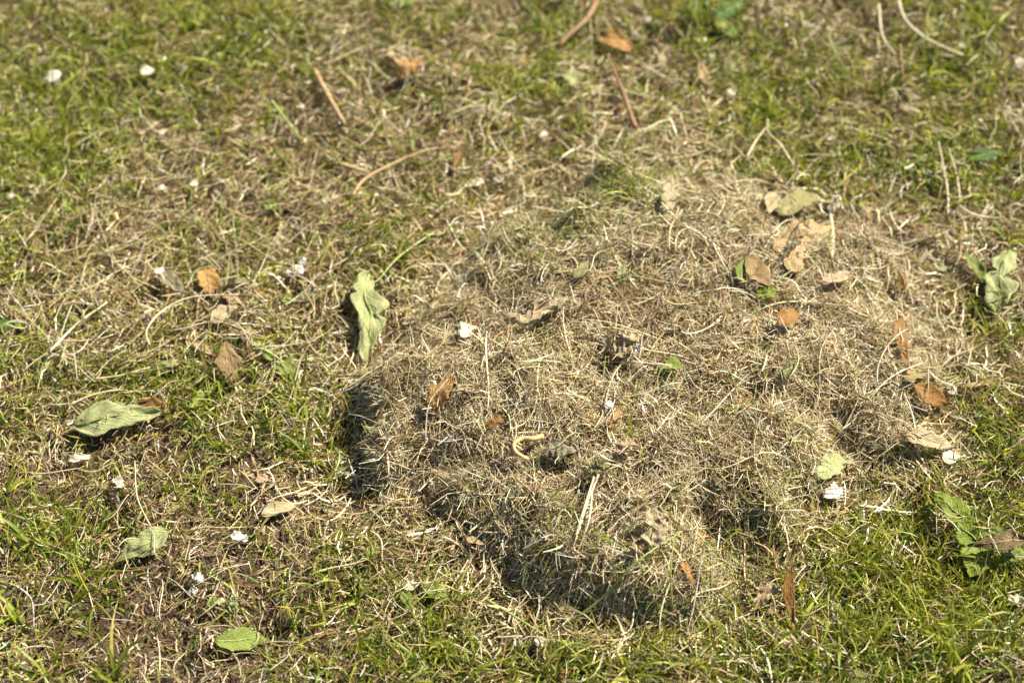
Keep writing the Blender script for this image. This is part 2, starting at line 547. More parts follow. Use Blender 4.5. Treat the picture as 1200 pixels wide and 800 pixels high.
# soil crumbs and flakes of dead leaf
x, y = scatter(34000)
k = (rng.random(len(x)) < samp(SOIL_G, x, y) * .9 + .05) & (samp(SD_G, x, y) < 0)
x, y = x[k], y[k]
n = len(x)
oct_ = np.array([(1, 0, 0), (0, 1, 0), (-1, 0, 0), (0, -1, 0), (0, 0, 1), (0, 0, -1)], float)
tri = np.array([(0, 1, 4), (1, 2, 4), (2, 3, 4), (3, 0, 4), (1, 0, 5), (2, 1, 5), (3, 2, 5), (0, 3, 5)])
r = (rng.exponential(.8, n).clip(.3, 3) * MM)[:, None, None]
V = oct_[None] * r * rng.uniform(.5, 1.3, (n, 6, 1)) + np.stack([x, y, samp(LAWN_G, x, y) + .0015], 1)[:, None]
Q = (tri[None] + (np.arange(n) * 6)[:, None, None]).reshape(-1, 3)
C = np.repeat(pick(np.array([(.10, .07, .045), (.19, .13, .085), (.30, .22, .15)]), np.array([.4, .4, .2]), n)[:, None], 6, 1).reshape(-1, 3)
tag(link('soil_crumbs', np_mesh('soil_crumbs', V.reshape(-1, 3), Q, C, False), M_MOSS), 'loose dark soil crumbs on the bare patches of lawn', 'soil crumbs', None, 'stuff')

# ------------------------------------------------------------------ leaves, keys, flakes: materials
def leaf_mat(name, ca, cb, cv, veins=9.0, slope=3.0, transl=.25, rough=.55, vein_w=.35):
    """two-tone blotched leaf with side veins that run along the leaf's own coordinates"""
    m, nt, b, out = new_mat(name)
    N, Lk = nt.nodes.new, nt.links.new
    a = N('ShaderNodeAttribute'); a.attribute_name = 'leafuv'
    sp = N('ShaderNodeSeparateXYZ'); Lk(a.outputs['Vector'], sp.inputs[0])

    def math_(op, x, y=None):
        k = N('ShaderNodeMath'); k.operation = op
        for i, v in enumerate((x, y)):
            if v is None: continue
            if isinstance(v, (int, float)): k.inputs[i].default_value = v
            else: Lk(v, k.inputs[i])
        return k.outputs[0]
    co = N('ShaderNodeTexCoord')
    n1 = N('ShaderNodeTexNoise'); n1.inputs['Scale'].default_value = 130; n1.inputs['Detail'].default_value = 6
    n1.inputs['Roughness'].default_value = .65
    oi = N('ShaderNodeObjectInfo')
    ad = N('ShaderNodeVectorMath'); ad.operation = 'ADD'
    Lk(co.outputs['Object'], ad.inputs[0]); Lk(oi.outputs['Random'], ad.inputs[1])
    Lk(ad.outputs[0], n1.inputs['Vector'])
    cr = N('ShaderNodeValToRGB')
    cr.color_ramp.elements[0].position, cr.color_ramp.elements[0].color = .36, (*ca, 1)
    cr.color_ramp.elements[1].position, cr.color_ramp.elements[1].color = .64, (*cb, 1)
    Lk(n1.outputs['Fac'], cr.inputs[0])
    ph = math_('SUBTRACT', math_('MULTIPLY', sp.outputs[0], veins), math_('MULTIPLY', math_('ABSOLUTE', sp.outputs[1]), slope))
    ph = math_('ADD', ph, math_('MULTIPLY', n1.outputs['Fac'], .5))
    tri_ = math_('ABSOLUTE', math_('SUBTRACT', math_('FRACT', ph), .5))
    vm = N('ShaderNodeMapRange'); Lk(tri_, vm.inputs['Value'])
    vm.inputs['From Min'].default_value, vm.inputs['From Max'].default_value = 0, .16
    vm.inputs['To Min'].default_value, vm.inputs['To Max'].default_value = vein_w, 0
    n2 = N('ShaderNodeTexNoise'); n2.inputs['Scale'].default_value = 85; n2.inputs['Detail'].default_value = 8; n2.inputs['Roughness'].default_value = .75
    Lk(ad.outputs[0], n2.inputs['Vector'])
    sm = N('ShaderNodeMapRange'); Lk(n2.outputs['Fac'], sm.inputs['Value'])
    sm.inputs['From Min'].default_value, sm.inputs['From Max'].default_value = .58, .72
    sm.inputs['To Min'].default_value, sm.inputs['To Max'].default_value = 0, .55
    sx_ = N('ShaderNodeMix'); sx_.data_type = 'RGBA'
    Lk(sm.outputs[0], sx_.inputs['Factor']); Lk(cr.outputs[0], sx_.inputs['A'])
    sx_.inputs['B'].default_value = (ca[0] * .55, ca[1] * .45, ca[2] * .4, 1)
    mx = N('ShaderNodeMix'); mx.data_type = 'RGBA'
    Lk(vm.outputs[0], mx.inputs['Factor']); Lk(sx_.outputs['Result'], mx.inputs['A']); mx.inputs['B'].default_value = (*cv, 1)
    n3 = N('ShaderNodeTexNoise'); n3.inputs['Scale'].default_value = 900; n3.inputs['Detail'].default_value = 3
    Lk(co.outputs['Object'], n3.inputs['Vector'])
    bp = N('ShaderNodeBump'); bp.inputs['Strength'].default_value = .6; bp.inputs['Distance'].default_value = .0012
    Lk(math_('ADD', math_('MULTIPLY', n3.outputs['Fac'], .8), math_('MULTIPLY', vm.outputs[0], 1.6)), bp.inputs['Height'])
    Lk(bp.outputs[0], b.inputs['Normal'])
    Lk(mx.outputs['Result'], b.inputs['Base Color'])
    b.inputs['Roughness'].default_value = rough
    b.inputs['Specular IOR Level'].default_value = .25
    tr = N('ShaderNodeBsdfTranslucent'); Lk(mx.outputs['Result'], tr.inputs['Color'])
    ms = N('ShaderNodeMixShader'); ms.inputs[0].default_value = transl
    Lk(b.outputs[0], ms.inputs[1]); Lk(tr.outputs[0], ms.inputs[2]); Lk(ms.outputs[0], out.inputs['Surface'])
    return m


LM = {
    'palegreen': leaf_mat('pale_green_leaf', (0.325, 0.346, 0.142), (0.394, 0.396, 0.177), (0.480, 0.469, 0.240)),
    'green': leaf_mat('green_leaf', (0.196, 0.258, 0.041), (0.274, 0.321, 0.072), (0.352, 0.383, 0.113), transl=.35),
    'fresh': leaf_mat('fresh_green_leaf', (0.192, 0.253, 0.026), (0.270, 0.322, 0.041), (0.360, 0.373, 0.083), transl=.4, rough=.38),
    'deep': leaf_mat('deep_green_leaf', (.06, .12, .02), (.09, .17, .03), (.15, .23, .06), transl=.3, rough=.4),
    'greygreen': leaf_mat('grey_green_leaf', (0.303, 0.317, 0.129), (0.383, 0.396, 0.167), (0.485, 0.472, 0.236)),
    'grey': leaf_mat('grey_dead_leaf', (0.162, 0.150, 0.084), (0.243, 0.217, 0.126), (0.113, 0.105, 0.060), transl=.1),
    'tan': leaf_mat('tan_leaf', (0.418, 0.292, 0.134), (0.502, 0.377, 0.193), (0.351, 0.226, 0.092)),
    'paletan': leaf_mat('pale_tan_leaf', (0.424, 0.335, 0.180), (0.500, 0.410, 0.245), (0.364, 0.266, 0.130)),
    'olive': leaf_mat('olive_leaf', (0.238, 0.216, 0.079), (0.302, 0.274, 0.115), (0.187, 0.144, 0.050)),
    'orange': leaf_mat('orange_leaf', (0.434, 0.232, 0.064), (0.528, 0.317, 0.109), (0.312, 0.148, 0.039)),
    'brown': leaf_mat('brown_leaf', (0.255, 0.124, 0.030), (0.323, 0.170, 0.047), (0.162, 0.073, 0.017)),
    'dark': leaf_mat('dark_brown_leaf', (0.090, 0.063, 0.025), (0.153, 0.108, 0.045), (0.054, 0.036, 0.014), transl=.05),
    'key': leaf_mat('maple_key_wing', (0.323, 0.159, 0.039), (0.400, 0.215, 0.063), (0.196, 0.087, 0.020), veins=1.5, slope=4.5, transl=.3, rough=.42, vein_w=.6),
    'tankey': leaf_mat('tan_maple_key_wing', (0.420, 0.283, 0.128), (0.508, 0.362, 0.176), (0.293, 0.176, 0.069), veins=1.5, slope=4.5, transl=.35, rough=.45, vein_w=.6),
    'pink': leaf_mat('pinkish_leaf', (0.487, 0.334, 0.196), (0.562, 0.425, 0.258), (0.374, 0.242, 0.133)),
    'white': leaf_mat('white_flake', (0.672, 0.627, 0.538), (0.806, 0.762, 0.672), (0.560, 0.504, 0.403), transl=.15, vein_w=.2),
    'cream': leaf_mat('cream_flake', (0.552, 0.483, 0.345), (0.713, 0.644, 0.483), (0.437, 0.368, 0.241), transl=.15),
}


def plain(name, c, rough=.6):
    m, nt, b, out = new_mat(name)
    co = nt.nodes.new('ShaderNodeTexCoord')
    ns = nt.nodes.new('ShaderNodeTexNoise'); ns.inputs['Scale'].default_value = 300; ns.inputs['Detail'].default_value = 5
    nt.links.new(co.outputs['Object'], ns.inputs['Vector'])
    cr = nt.nodes.new('ShaderNodeValToRGB')
    cr.color_ramp.elements[0].position, cr.color_ramp.elements[0].color = .3, (*[v * .65 for v in c], 1)
    cr.color_ramp.elements[1].position, cr.color_ramp.elements[1].color = .7, (*[min(1, v * 1.25) for v in c], 1)
    nt.links.new(ns.outputs['Fac'], cr.inputs[0]); nt.links.new(cr.outputs[0], b.inputs['Base Color'])
    bp = nt.nodes.new('ShaderNodeBump'); bp.inputs['Strength'].default_value = .5; bp.inputs['Distance'].default_value = .001
    nt.links.new(ns.outputs['Fac'], bp.inputs['Height']); nt.links.new(bp.outputs[0], b.inputs['Normal'])
    b.inputs['Roughness'].default_value = rough
    return m


SM = {'straw': plain('straw_stalk', (.58, .48, .29), .45), 'pale': plain('pale_stalk', (.56, .47, .30), .5), 'tan': plain('tan_stalk', (.34, .22, .10)),
      'orange': plain('orange_stalk', (.21, .12, .05)), 'brown': plain('brown_twig', (.16, .09, .045)), 'black': plain('black_stem', (.035, .022, .018)),
      'green': plain('green_stalk', (.24, .29, .06), .4), 'rust': plain('rusty_seed', (.30, .14, .05)), 'grey': plain('grey_twig', (.34, .29, .22)), 'gold': plain('golden_strip', (.50, .34, .14), .45)}

_ls = [100]
CROSS = []


def prof_fn(kind, g):
    """left and right half-width as functions of t"""
    ph = g.uniform(0, 6, 4)
    ov = lambda t, a=.75: np.clip(np.sin(np.pi * np.clip(t, .004, .996) ** a), 0, 1) ** .8
    if kind == 'ovate':
        return (lambda t: ov(t)), (lambda t: ov(t, .8))
    if kind == 'lance':
        return (lambda t: ov(t, .65) ** 1.3), (lambda t: ov(t, .7) ** 1.3)
    if kind == 'key':
        return (lambda t: .28 * ov(t, .5) + .02), (lambda t: np.clip(t * 2.2, 0, 1) ** .8 * np.clip((1.0 - t) * 3.2, 0, 1) ** .6 * (.6 + .4 * t) * 1.3)
    if kind == 'fan':
        f = lambda t: np.clip(.35 + 1.2 * t, 0, 1) * np.clip((1 - t) * 2.1, .03, 1) ** .8
        return f, lambda t: f(t) * (.9 + .12 * np.sin(9 * t + ph[0]))
    if kind == 'toothed':
        saw = lambda t, k: 1 - .22 * ((t * k) % 1.0)
        return (lambda t: ov(t, .7) * saw(t, 7)), (lambda t: ov(t, .75) * saw(t + .3, 7))
    if kind == 'lobed':
        lb = lambda t, p: .42 + .58 * np.abs(np.sin(np.pi * (2.6 * t + p)))
        return (lambda t: ov(t, .8) ** .6 * lb(t, .15)), (lambda t: ov(t, .8) ** .6 * lb(t, .42))
    if kind == 'crumpled':
        nt_ = lambda p, q: (lambda t: ov(t, .85) ** .7 * np.clip(.82 + .2 * np.sin(8 * t + p) + .16 * np.sin(21 * t + q) - .5 * np.exp(-((t - .3 - .08 * p) / .03) ** 2), .15, 1.1))
        return nt_(ph[0], ph[1]), nt_(ph[2] * .7, ph[3])
    if kind == 'strip':
        return (lambda t: .75 + .25 * np.sin(6 * t + ph[0])), (lambda t: .75 + .25 * np.sin(7 * t + ph[1]))
    # torn fragment
    def tf(p0, p1, p2):
        return lambda t: np.clip(.35 + .75 * np.sin(np.pi * t) ** .5 + .22 * np.sin(5 * t + p0) + .16 * np.sin(13 * t + p1) + .1 * np.sin(29 * t + p2), .15, 1.15) * np.clip(np.minimum(t, 1 - t) * 12 + .3, 0, 1)
    return tf(*ph[:3]), tf(*(ph[1:4] * 1.7))


def blade_sheet(L, W, n_, kind, cup, arch, crump, th, twist, g, nu=22, nv=10):
    """a thin two-faced leaf sheet along +x, width along y, facing +z"""
    fl, fr = prof_fn(kind, g)
    t = np.linspace(0, 1, nu)
    v = np.linspace(-1, 1, nv)
    T, VV = np.meshgrid(t, v, indexing='ij')
    rag = lambda: np.interp(t, np.linspace(0, 1, 13), g.uniform(.8, 1.12, 13)) * g.uniform(.93, 1.04, nu)
    half = np.where(VV < 0, fl(T) * rag()[:, None], fr(T) * rag()[:, None]) * W / 2
    s = VV * half
    if abs(cup) > 1e-3:
        kc = cup / W
        yy, zz = np.sin(kc * s) / kc, (1 - np.cos(kc * s)) / kc
    else:
        yy, zz = s, s * 0
    p = g.uniform(0, 6.3, 8)
    zz = zz + .5 * MM * (g.random(T.shape) - .5) + min(.9 * MM, W * .05) * min(1.0, (crump / (1.6 * MM)) ** 2) * np.sin(19 * T + 5 * VV + p[5]) * np.sin(11 * T - 8 * VV + p[6]) + crump * (np.sin(7 * T + 2.3 * VV + p[0]) + .7 * np.sin(-5 * T + 4.1 * VV + p[1]) + .6 * np.sin(15 * T + 3 * VV + p[2]) + .35 * np.sin(23 * T - 7 * VV + p[3])) * .5
    yy = yy + crump * .6 * np.sin(9 * T + p[4] + VV)
    tw = twist * (T - .5)
    yy, zz = yy * np.cos(tw) - zz * np.sin(tw), yy * np.sin(tw) + zz * np.cos(tw)
    if abs(arch) > 1e-3:
        Rr = L / (2 * math.sin(arch / 2)) if abs(arch) < 3.1 else L / arch
        a = arch * (T - .5)
        X = L / 2 + (Rr - zz * -1) * np.sin(a) if False else L / 2 + (Rr + zz) * np.sin(a)
        Z = (Rr + zz) * np.cos(a) - Rr * math.cos(arch / 2)
    else:
        X, Z = T * L, zz
    top = np.stack([X, yy, Z], -1)
    du, dv = np.gradient(top, axis=0), np.gradient(top, axis=1)
    nrm = unit(np.cross(du, dv))
    bot = top - nrm * th
    Vs = np.concatenate([top.reshape(-1, 3), bot.reshape(-1, 3)])
    id_ = np.arange(nu * nv).reshape(nu, nv)
    q1 = np.stack([id_[:-1, :-1], id_[1:, :-1], id_[1:, 1:], id_[:-1, 1:]], -1).reshape(-1, 4)
    q2 = q1[:, ::-1] + nu * nv
    rim = np.concatenate([id_[:, 0], id_[-1, 1:], id_[-2::-1, -1], id_[0, -2:0:-1]])
    r2 = np.roll(rim, -1)
    q3 = np.stack([r2, rim, rim + nu * nv, r2 + nu * nv], -1)
    uv = np.tile(np.stack([T, VV, np.zeros_like(T)], -1).reshape(-1, 3), (2, 1))
    return Vs, np.concatenate([q1, q2, q3]), uv, top


def put_uv(me, uv):
    a = me.attributes.new('leafuv', 'FLOAT_VECTOR', 'POINT')
    a.data.foreach_set('vector', uv.astype(np.float32).ravel())


def tube(pts, rad, k=6, sub=4):
    """round stalk through points; rad per point"""
    pts = np.asarray(pts, float)
    rad = np.broadcast_to(np.asarray(rad, float), (len(pts),))
    n = len(pts)
    E = np.concatenate([[2 * pts[0] - pts[1]], pts, [2 * pts[-1] - pts[-2]]])
    out, rr = [], []
    for i in range(n - 1):
        a, b, c, d = E[i], E[i + 1], E[i + 2], E[i + 3]
        for t in np.linspace(0, 1, sub, endpoint=False):
            out.append(.5 * (2 * b + (c - a) * t + (2 * a - 5 * b + 4 * c - d) * t ** 2 + (3 * b - a - 3 * c + d) * t ** 3))
            rr.append(rad[i] * (1 - t) + rad[i + 1] * t)
    out.append(pts[-1]); rr.append(rad[-1])
    out, rr = np.array(out), np.array(rr)
    T = unit(np.gradient(out, axis=0))
    ref = np.array([.31, .2, .93])
    S = unit(np.cross(T, ref))
    N = np.cross(S, T)
    an = np.arange(k) * 2 * math.pi / k
    V = out[:, None] + rr[:, None, None] * (np.cos(an)[None, :, None] * S[:, None] + np.sin(an)[None, :, None] * N[:, None])
    m = len(out)
    id_ = np.arange(m * k).reshape(m, k)
    q = np.stack([id_[:-1], np.roll(id_, -1, 1)[:-1], np.roll(id_, -1, 1)[1:], id_[1:]], -1).reshape(-1, 4)
    V = np.concatenate([V.reshape(-1, 3), out[:1], out[-1:]])
    ca = np.stack([np.roll(id_[0], -1), id_[0], np.full(k, m * k), np.full(k, m * k)], -1)
    cb = np.stack([id_[-1], np.roll(id_[-1], -1), np.full(k, m * k + 1), np.full(k, m * k + 1)], -1)
    return V, q, np.concatenate([ca, cb])[:, :3]


def tube_mesh(name, pts, rad, k=6):
    V, q, c = tube(pts, rad, k)
    me = bpy.data.meshes.new(name)
    me.from_pydata(V.tolist(), [], q.tolist() + c.tolist())
    for p in me.polygons: p.use_smooth = True
    return me


def frame_for(B, T, roll, face=.45):
    axis = unit(T - B)
    tocam = unit(cam_loc - B)
    n = np.array([0, 0, 1.0]) * (1 - face) + tocam * face
    n = unit(n - axis * np.dot(n, axis))
    side = np.cross(n, axis)
    a = math.radians(roll)
    n, side = n * math.cos(a) + side * math.sin(a), side * math.cos(a) - n * math.sin(a)
    return np.stack([axis, side, n], 1)


def leaf(name, label, cat, base, tip, wpx, mat, kind='ovate', lift=(2, 4), roll=0, cup=.8, arch=.4, crump=.8, th=.25, twist=0,
         rib=True, stalk=None, group=None, face=.25, ribmat=None, parent=None):
    """leaf whose base and tip rest on the ground or heap at these places; wpx is the width as seen"""
    _ls[0] += 1
    g = np.random.default_rng(_ls[0])
    B0 = at(*base, 0)
    up_ = 3.0 if samp(SD_G, B0[0], B0[1]) > .004 else .5
    lift = (lift[0] + up_, lift[1] + up_)
    B, T = at(*base, lift[0]), at(*tip, lift[1])
    L = np.linalg.norm(T - B)
    W = wpx * mpp(B)
    Rm = frame_for(B, T, roll, face)
    V, Q, uv, top = blade_sheet(L, W, None, kind, cup, arch, crump * MM, th * MM, twist, g, 30, 12)
    me = np_mesh(name, V @ Rm.T, Q)
    put_uv(me, uv)
    o = link(name, me, LM[mat], parent)
    o.location = B if parent is None else B - np.array(parent.location)
    if parent is None:
        tag(o, label, cat, group)
    CROSS.append((B, T, W, mat))
    if rib:
        mid = top[1:-2:3, top.shape[1] // 2 - 1:top.shape[1] // 2 + 1].mean(1) + np.array([0, 0, .1 * MM])
        r = np.linspace(.45, .18, len(mid)) * MM * (.7 + W / .03)
        link('midrib', tube_mesh('midrib', mid @ Rm.T, np.minimum(r, .7 * MM), 5), SM[ribmat or ('green' if 'green' in mat or mat in ('fresh', 'deep') else 'tan')], o)
    if stalk:
        pts = [np.zeros(3)] + [at(*p[:2], p[2] if len(p) > 2 else 2) - B for p in stalk]
        pts[0] = (top[1, top.shape[1] // 2]) @ Rm.T
        link('stalk', tube_mesh('stalk', pts, np.linspace(.55, .8, len(pts)) * MM), SM[ribmat or ('green' if 'green' in mat or mat in ('fresh', 'deep') else 'tan')], o)
    return o


def key(label, base, tip, wpx, mat='key', lift=(3, 6), roll=0, cup=.5, arch=.2, group=None, seed=True, face=.6, kind='key'):
    """maple key: seed at the base, veined papery wing"""
    _ls[0] += 1
    lift = (lift[0] + 2.5, lift[1] + 2.5)
    B = at(*base, lift[0])
    e = empty('maple_key', B)
    tag(e, label, 'maple key', group)
    w = leaf('wing', None, None, base, tip, wpx, mat, kind, lift, roll, cup, arch, .5, .3, 0, False, None, None, face, None, e)
    T = at(*tip, lift[1])
    ax_ = unit(T - B)
    pts = [B * 0, ax_ * (np.linalg.norm(T - B) * .93)]
    Rm = frame_for(B, T, roll, face)
    W = wpx * mpp(B)
    edge = [np.array([x * np.linalg.norm(T - B), -.13 * W, .0004 + np.linalg.norm(T - B) * arch * .12 * math.sin(math.pi * x)]) @ Rm.T for x in (.02, .3, .6, .88)]
    link('thick_edge', tube_mesh('thick_edge', edge, np.array([.75, .6, .45, .25]) * MM, 5), SM['orange'], e)
    if seed:
        sp = [ax_ * a * MM for a in (-5.5, -3.5, -1, 2.5)]
        link('seed', tube_mesh('seed', sp, np.array([.4, 2.0, 2.2, .6]) * MM, 8), SM['rust'], e)
    return e


def flake(label, c, wpx, hpx, mat='white', name='flake', cat='flake', lift=2.0, ang=20, group=None, cup=1.0, kind='torn', crump=.5, th=.5, face=.2):
    a = math.radians(ang)
    dx, dy = math.cos(a) * wpx / 2, math.sin(a) * wpx / 2
    return leaf(name, label, cat, (c[0] - dx, c[1] + dy), (c[0] + dx, c[1] - dy), hpx, mat, kind, (lift, lift + .8), 0, cup, .5, crump, th, 0, False, None, group, face)


def stalk(name, label, cat, pts, rpx, mat, group=None, taper=.55, node=None):
    """stalk or twig along places given as (x, y, lift)"""
    W = [at(p[0], p[1], p[2] if len(p) > 2 else 4) for p in pts]
    B = W[0]
    r = np.linspace(1, taper, len(W)) * rpx * .85 * mpp(B) * rng.uniform(.85, 1.15, len(W))
    o = link(name, tube_mesh(name, [w - B for w in W], r), SM[mat])
    o.location = B
    tag(o, label, cat, group)
    if node:
        c = W[node] - B
        d = unit(W[min(node + 1, len(W) - 1)] - W[node - 1])
        link('stem_node', tube_mesh('stem_node', [c - d * 1.5 * MM, c, c + d * 1.5 * MM], np.array([1.05, 1.5, 1.05]) * r[node]), SM[mat], o)
    return o

# ------------------------------------------------------------------ the single leaves and bits, from the far lawn to the near
FL, DL = 'fallen_leaf', 'leaf'
# behind the heap
leaf(FL, 'curled orange-tan leaf on straw behind the heap, beside a smaller scrap', DL, (466, 92), (497, 72), 26, 'orange', 'ovate', (9, 13), 10, 1.4, .8, 1.2)
leaf('leaf_scrap', 'small folded amber leaf scrap touching the curled orange-tan leaf', 'leaf scrap', (458, 60), (471, 76), 14, 'tan', 'torn', (9, 11), 0, 1.6, .5, .8, rib=False)
leaf(FL, 'broad orange-tan leaf lying above the bare twig behind the heap', DL, (702, 40), (744, 60), 25, 'orange', 'ovate', (10, 10), -12, .9, .7, 1.0)
leaf('leaf_scrap', 'upright pale tan leaf scrap right of the broad orange-tan leaf', 'leaf scrap', (777, 82), (780, 55), 14, 'paletan', 'lance', (6, 14), 0, 1.2, .4, .8, rib=False)
leaf('leaf_scrap', 'narrow tan leaf scrap standing in grass near the fresh green leaf', 'leaf scrap', (827, 98), (820, 70), 12, 'tan', 'lance', (6, 14), 0, 1.2, .4, .6, rib=False)
leaf('dark_leaf', 'narrow dark brown leaf standing on edge in pale straw', DL, (531, 202), (545, 170), 11, 'brown', 'lance', (7, 16), 10, 1.5, .4, .5)
leaf('leaf_scrap', 'pale green leaf scrap in the turf behind the heap', 'leaf scrap', (660, 84), (678, 98), 18, 'palegreen', 'torn', (9, 10), 0, .8, .4, .8, rib=False)
leaf('green_leaf', 'bright green leaf standing upright beside a drooping dark green leaf', DL, (822, 27), (812, -12), 24, 'fresh', 'ovate', (8, 26), 0, .9, .3, .6)
leaf('green_leaf', 'dark green leaf drooping beside the upright bright green leaf', DL, (838, 22), (872, 2), 20, 'deep', 'ovate', (8, 14), -10, .9, .5, .6)
leaf('green_leaf', 'mid-green leaf lying below the dark green drooping leaf', DL, (838, 24), (864, 44), 18, 'green', 'ovate', (8, 9), 0, .6, .4, .6)
leaf('green_leaf', 'flat green leaf in deep turf behind the orange-tan leaves', DL, (452, 4), (490, 2), 15, 'green', 'ovate', (9, 9), 0, .6, .4, .6)
leaf('green_leaf', 'small dark green leaf in a shaded hollow by the orange-brown stalk', DL, (618, 16), (640, 30), 16, 'deep', 'ovate', (6, 8), 0, .7, .4, .6)
leaf('weed_leaf', 'broad dark green weed leaf in turf right of the two bare stalks', 'weed leaf', (1134, 186), (1178, 180), 19, 'deep', 'ovate', (9, 10), 0, .8, .6, .8)
leaf('weed_leaf', 'small yellow-green round weed leaf left of the broad dark weed leaf', 'weed leaf', (1102, 160), (1120, 152), 15, 'green', 'ovate', (9, 11), 0, .5, .4, .4)
leaf('weed_leaf', 'small green clover-like leaf in straw near the arching bent stalk', 'weed leaf', (308, 236), (326, 246), 15, 'fresh', 'ovate', (9, 9), 0, .5, .4, .4)
leaf('weed_leaf', 'little green weed leaf below the pair of white chips', 'weed leaf', (328, 348), (344, 354), 12, 'green', 'ovate', (8, 8), 0, .5, .4, .4)
flake('ragged white petal cluster in the deep mossy turf', (63, 90), 17, 15, 'white', 'petal', 'petal', 11, 50)
flake('round pale yellow petal right of the ragged white petal', (173, 84), 17, 15, 'cream', 'petal', 'petal', 12, 10, kind='ovate', crump=.3)
flake('small dull cream petal right of the round pale yellow petal', (215, 80), 10, 10, 'cream', 'petal', 'petal', 11, 30, kind='ovate')
flake('yellow-cream petal in bright turf beyond the long curving pale stalk', (1196, 74), 16, 14, 'cream', 'petal', 'petal', 11, 30, kind='ovate')
for c, w in (((637, 158), 10), ((560, 214), 13), ((584, 211), 12), ((190, 220), 8), ((227, 216), 9), ((190, 155), 8), ((13, 230), 9), ((352, 125), 8), ((972, 162), 9), ((857, 108), 10), ((760, 24), 9)):
    flake('tiny dull white flake in the out-of-focus straw behind the heap', c, w, w * .8, 'cream', lift=10, ang=float(rng.uniform(-40, 60)), group='tiny flakes behind the heap')
stalk('tan_stalk', 'thick flat tan stalk leaning across mossy turf', 'stalk', [(369, 83, 13), (382, 108, 12), (404, 146, 9)], 4.6, 'tan', taper=.7, node=1)
stalk('green_stalk', 'stout pale green grass stalk left of the thick tan stalk', 'stalk', [(318, 118, 15), (332, 137, 12), (352, 163, 9)], 2.6, 'green')
stalk('bent_stalk', 'orange-tan bent stalk arching over pale straw', 'stalk', [(413, 230, 9), (424, 213, 13), (450, 197, 14), (500, 176, 12), (540, 173, 9)], 2.6, 'tan')
stalk('tan_stalk', 'short pale orange stalk just above the arching bent stalk', 'stalk', [(398, 192, 11), (412, 196, 11), (428, 201, 10)], 3.2, 'tan', taper=.8)
stalk('leaf_stalk', 'orange-brown curved leaf stalk above the broad orange-tan leaf', 'stalk', [(655, 54, 9), (670, 38, 12), (686, 24, 14), (699, 3, 14)], 4.0, 'orange', taper=1.3)
stalk('twig', 'bare grey-brown twig with a thicker russet end behind the heap', 'twig', [(745, 150, 8), (738, 132, 12), (730, 108, 14), (720, 84, 14), (712, 64, 13)], 4.2, 'orange', taper=.4, node=2)
stalk('orange_stalk', 'short upright orange stalk in grass below the long curving stalk', 'stalk', [(1057, 90, 7), (1056, 72, 14), (1055, 52, 20)], 3.0, 'orange', node=1)
stalk('grass_stalk', 'long pale curving grass stem over bright green turf', 'grass stalk', [(1052, -4, 16), (1060, 22, 16), (1080, 42, 15), (1105, 55, 13), (1129, 65, 10)], 2.2, 'pale')
stalk('grass_stalk', 'pale grass stem left of the long curving stem', 'grass stalk', [(1030, 5, 16), (1034, 42, 15), (1050, 65, 9)], 2.0, 'pale')
stalk('grass_stalk', 'taller of two thin pale stems standing near the weed leaf', 'grass stalk', [(1111, 258, 5), (1110, 220, 10), (1100, 166, 20)], 1.7, 'straw')
stalk('grass_stalk', 'shorter of two thin pale stems standing near the weed leaf', 'grass stalk', [(1126, 238, 5), (1121, 205, 10), (1112, 174, 18)], 1.6, 'straw')
stalk('grass_stalk', 'pale stem lying slantwise in green turf behind the cream petals', 'grass stalk', [(875, 185, 10), (884, 168, 12), (897, 150, 12)], 1.6, 'straw')
stalk('grass_stalk', 'wavy pale stem at the left edge of the heap crest', 'grass stalk', [(930, 195, 9), (915, 170, 12), (900, 155, 12), (900, 140, 14)], 1.7, 'pale')
# heap: crest
leaf('leaf_scrap', 'star-shaped torn tan leaf scrap on the heap crest', 'leaf scrap', (782, 246), (786, 214), 22, 'paletan', 'lobed', (5, 9), 0, .4, .3, .6, rib=False)
leaf('leaf_scrap', 'small pale buff leaf scrap on the heap crest left of the torn leaf', 'leaf scrap', (901, 250), (908, 226), 15, 'paletan', 'torn', (5, 12), 0, 1.0, .4, .6, rib=False)
leaf('torn_leaf', 'torn pale green-buff leaf standing on the heap crest', DL, (914, 252), (955, 228), 26, 'olive', 'torn', (5, 12), 0, .8, .4, 1.4)
leaf('torn_leaf', 'large ragged tan leaf on the heap crest under black stem', DL, (905, 290), (972, 266), 36, 'tan', 'crumpled', (2, 5), 0, .8, .5, 2.2, face=.85)
leaf('leaf_scrap', 'yellowish tan leaf scrap beneath the large ragged tan leaf', 'leaf scrap', (926, 318), (948, 278), 20, 'tan', 'torn', (2, 5), 0, .8, .4, 1.4, rib=False, face=.85)
leaf('mushroom_cap', 'scalloped cream petal-like disc on the heap crest atop a pale stem', 'petal', (972, 249), (984, 229), 20, 'cream', 'crumpled', (6, 13), 0, .9, .6, .9, rib=False).name = 'petal'
stalk('pale_stalk', 'thick pale stem below the scalloped cream disc', 'stem', [(975, 300, 2), (976, 275, 4), (973, 250, 8)], 2.8, 'straw', taper=.9)
stalk('black_stalk', 'thin black curved stem over the ragged tan leaf', 'stem', [(910, 308, 6), (928, 286, 9), (936, 262, 12), (955, 254, 13), (974, 249, 14)], 1.1, 'black')
leaf('leaf_scrap', 'brown-olive curled scrap among green blades near the crest', 'leaf scrap', (674, 326), (694, 308), 16, 'olive', 'torn', (4, 7), 0, 1.5, .6, .8, rib=False)
leaf('green_leaf', 'small pale green leaf on the heap beside the rust-coloured stalk', DL, (727, 332), (733, 308), 14, 'palegreen', 'lance', (4, 9), 0, 1.0, .4, .6)
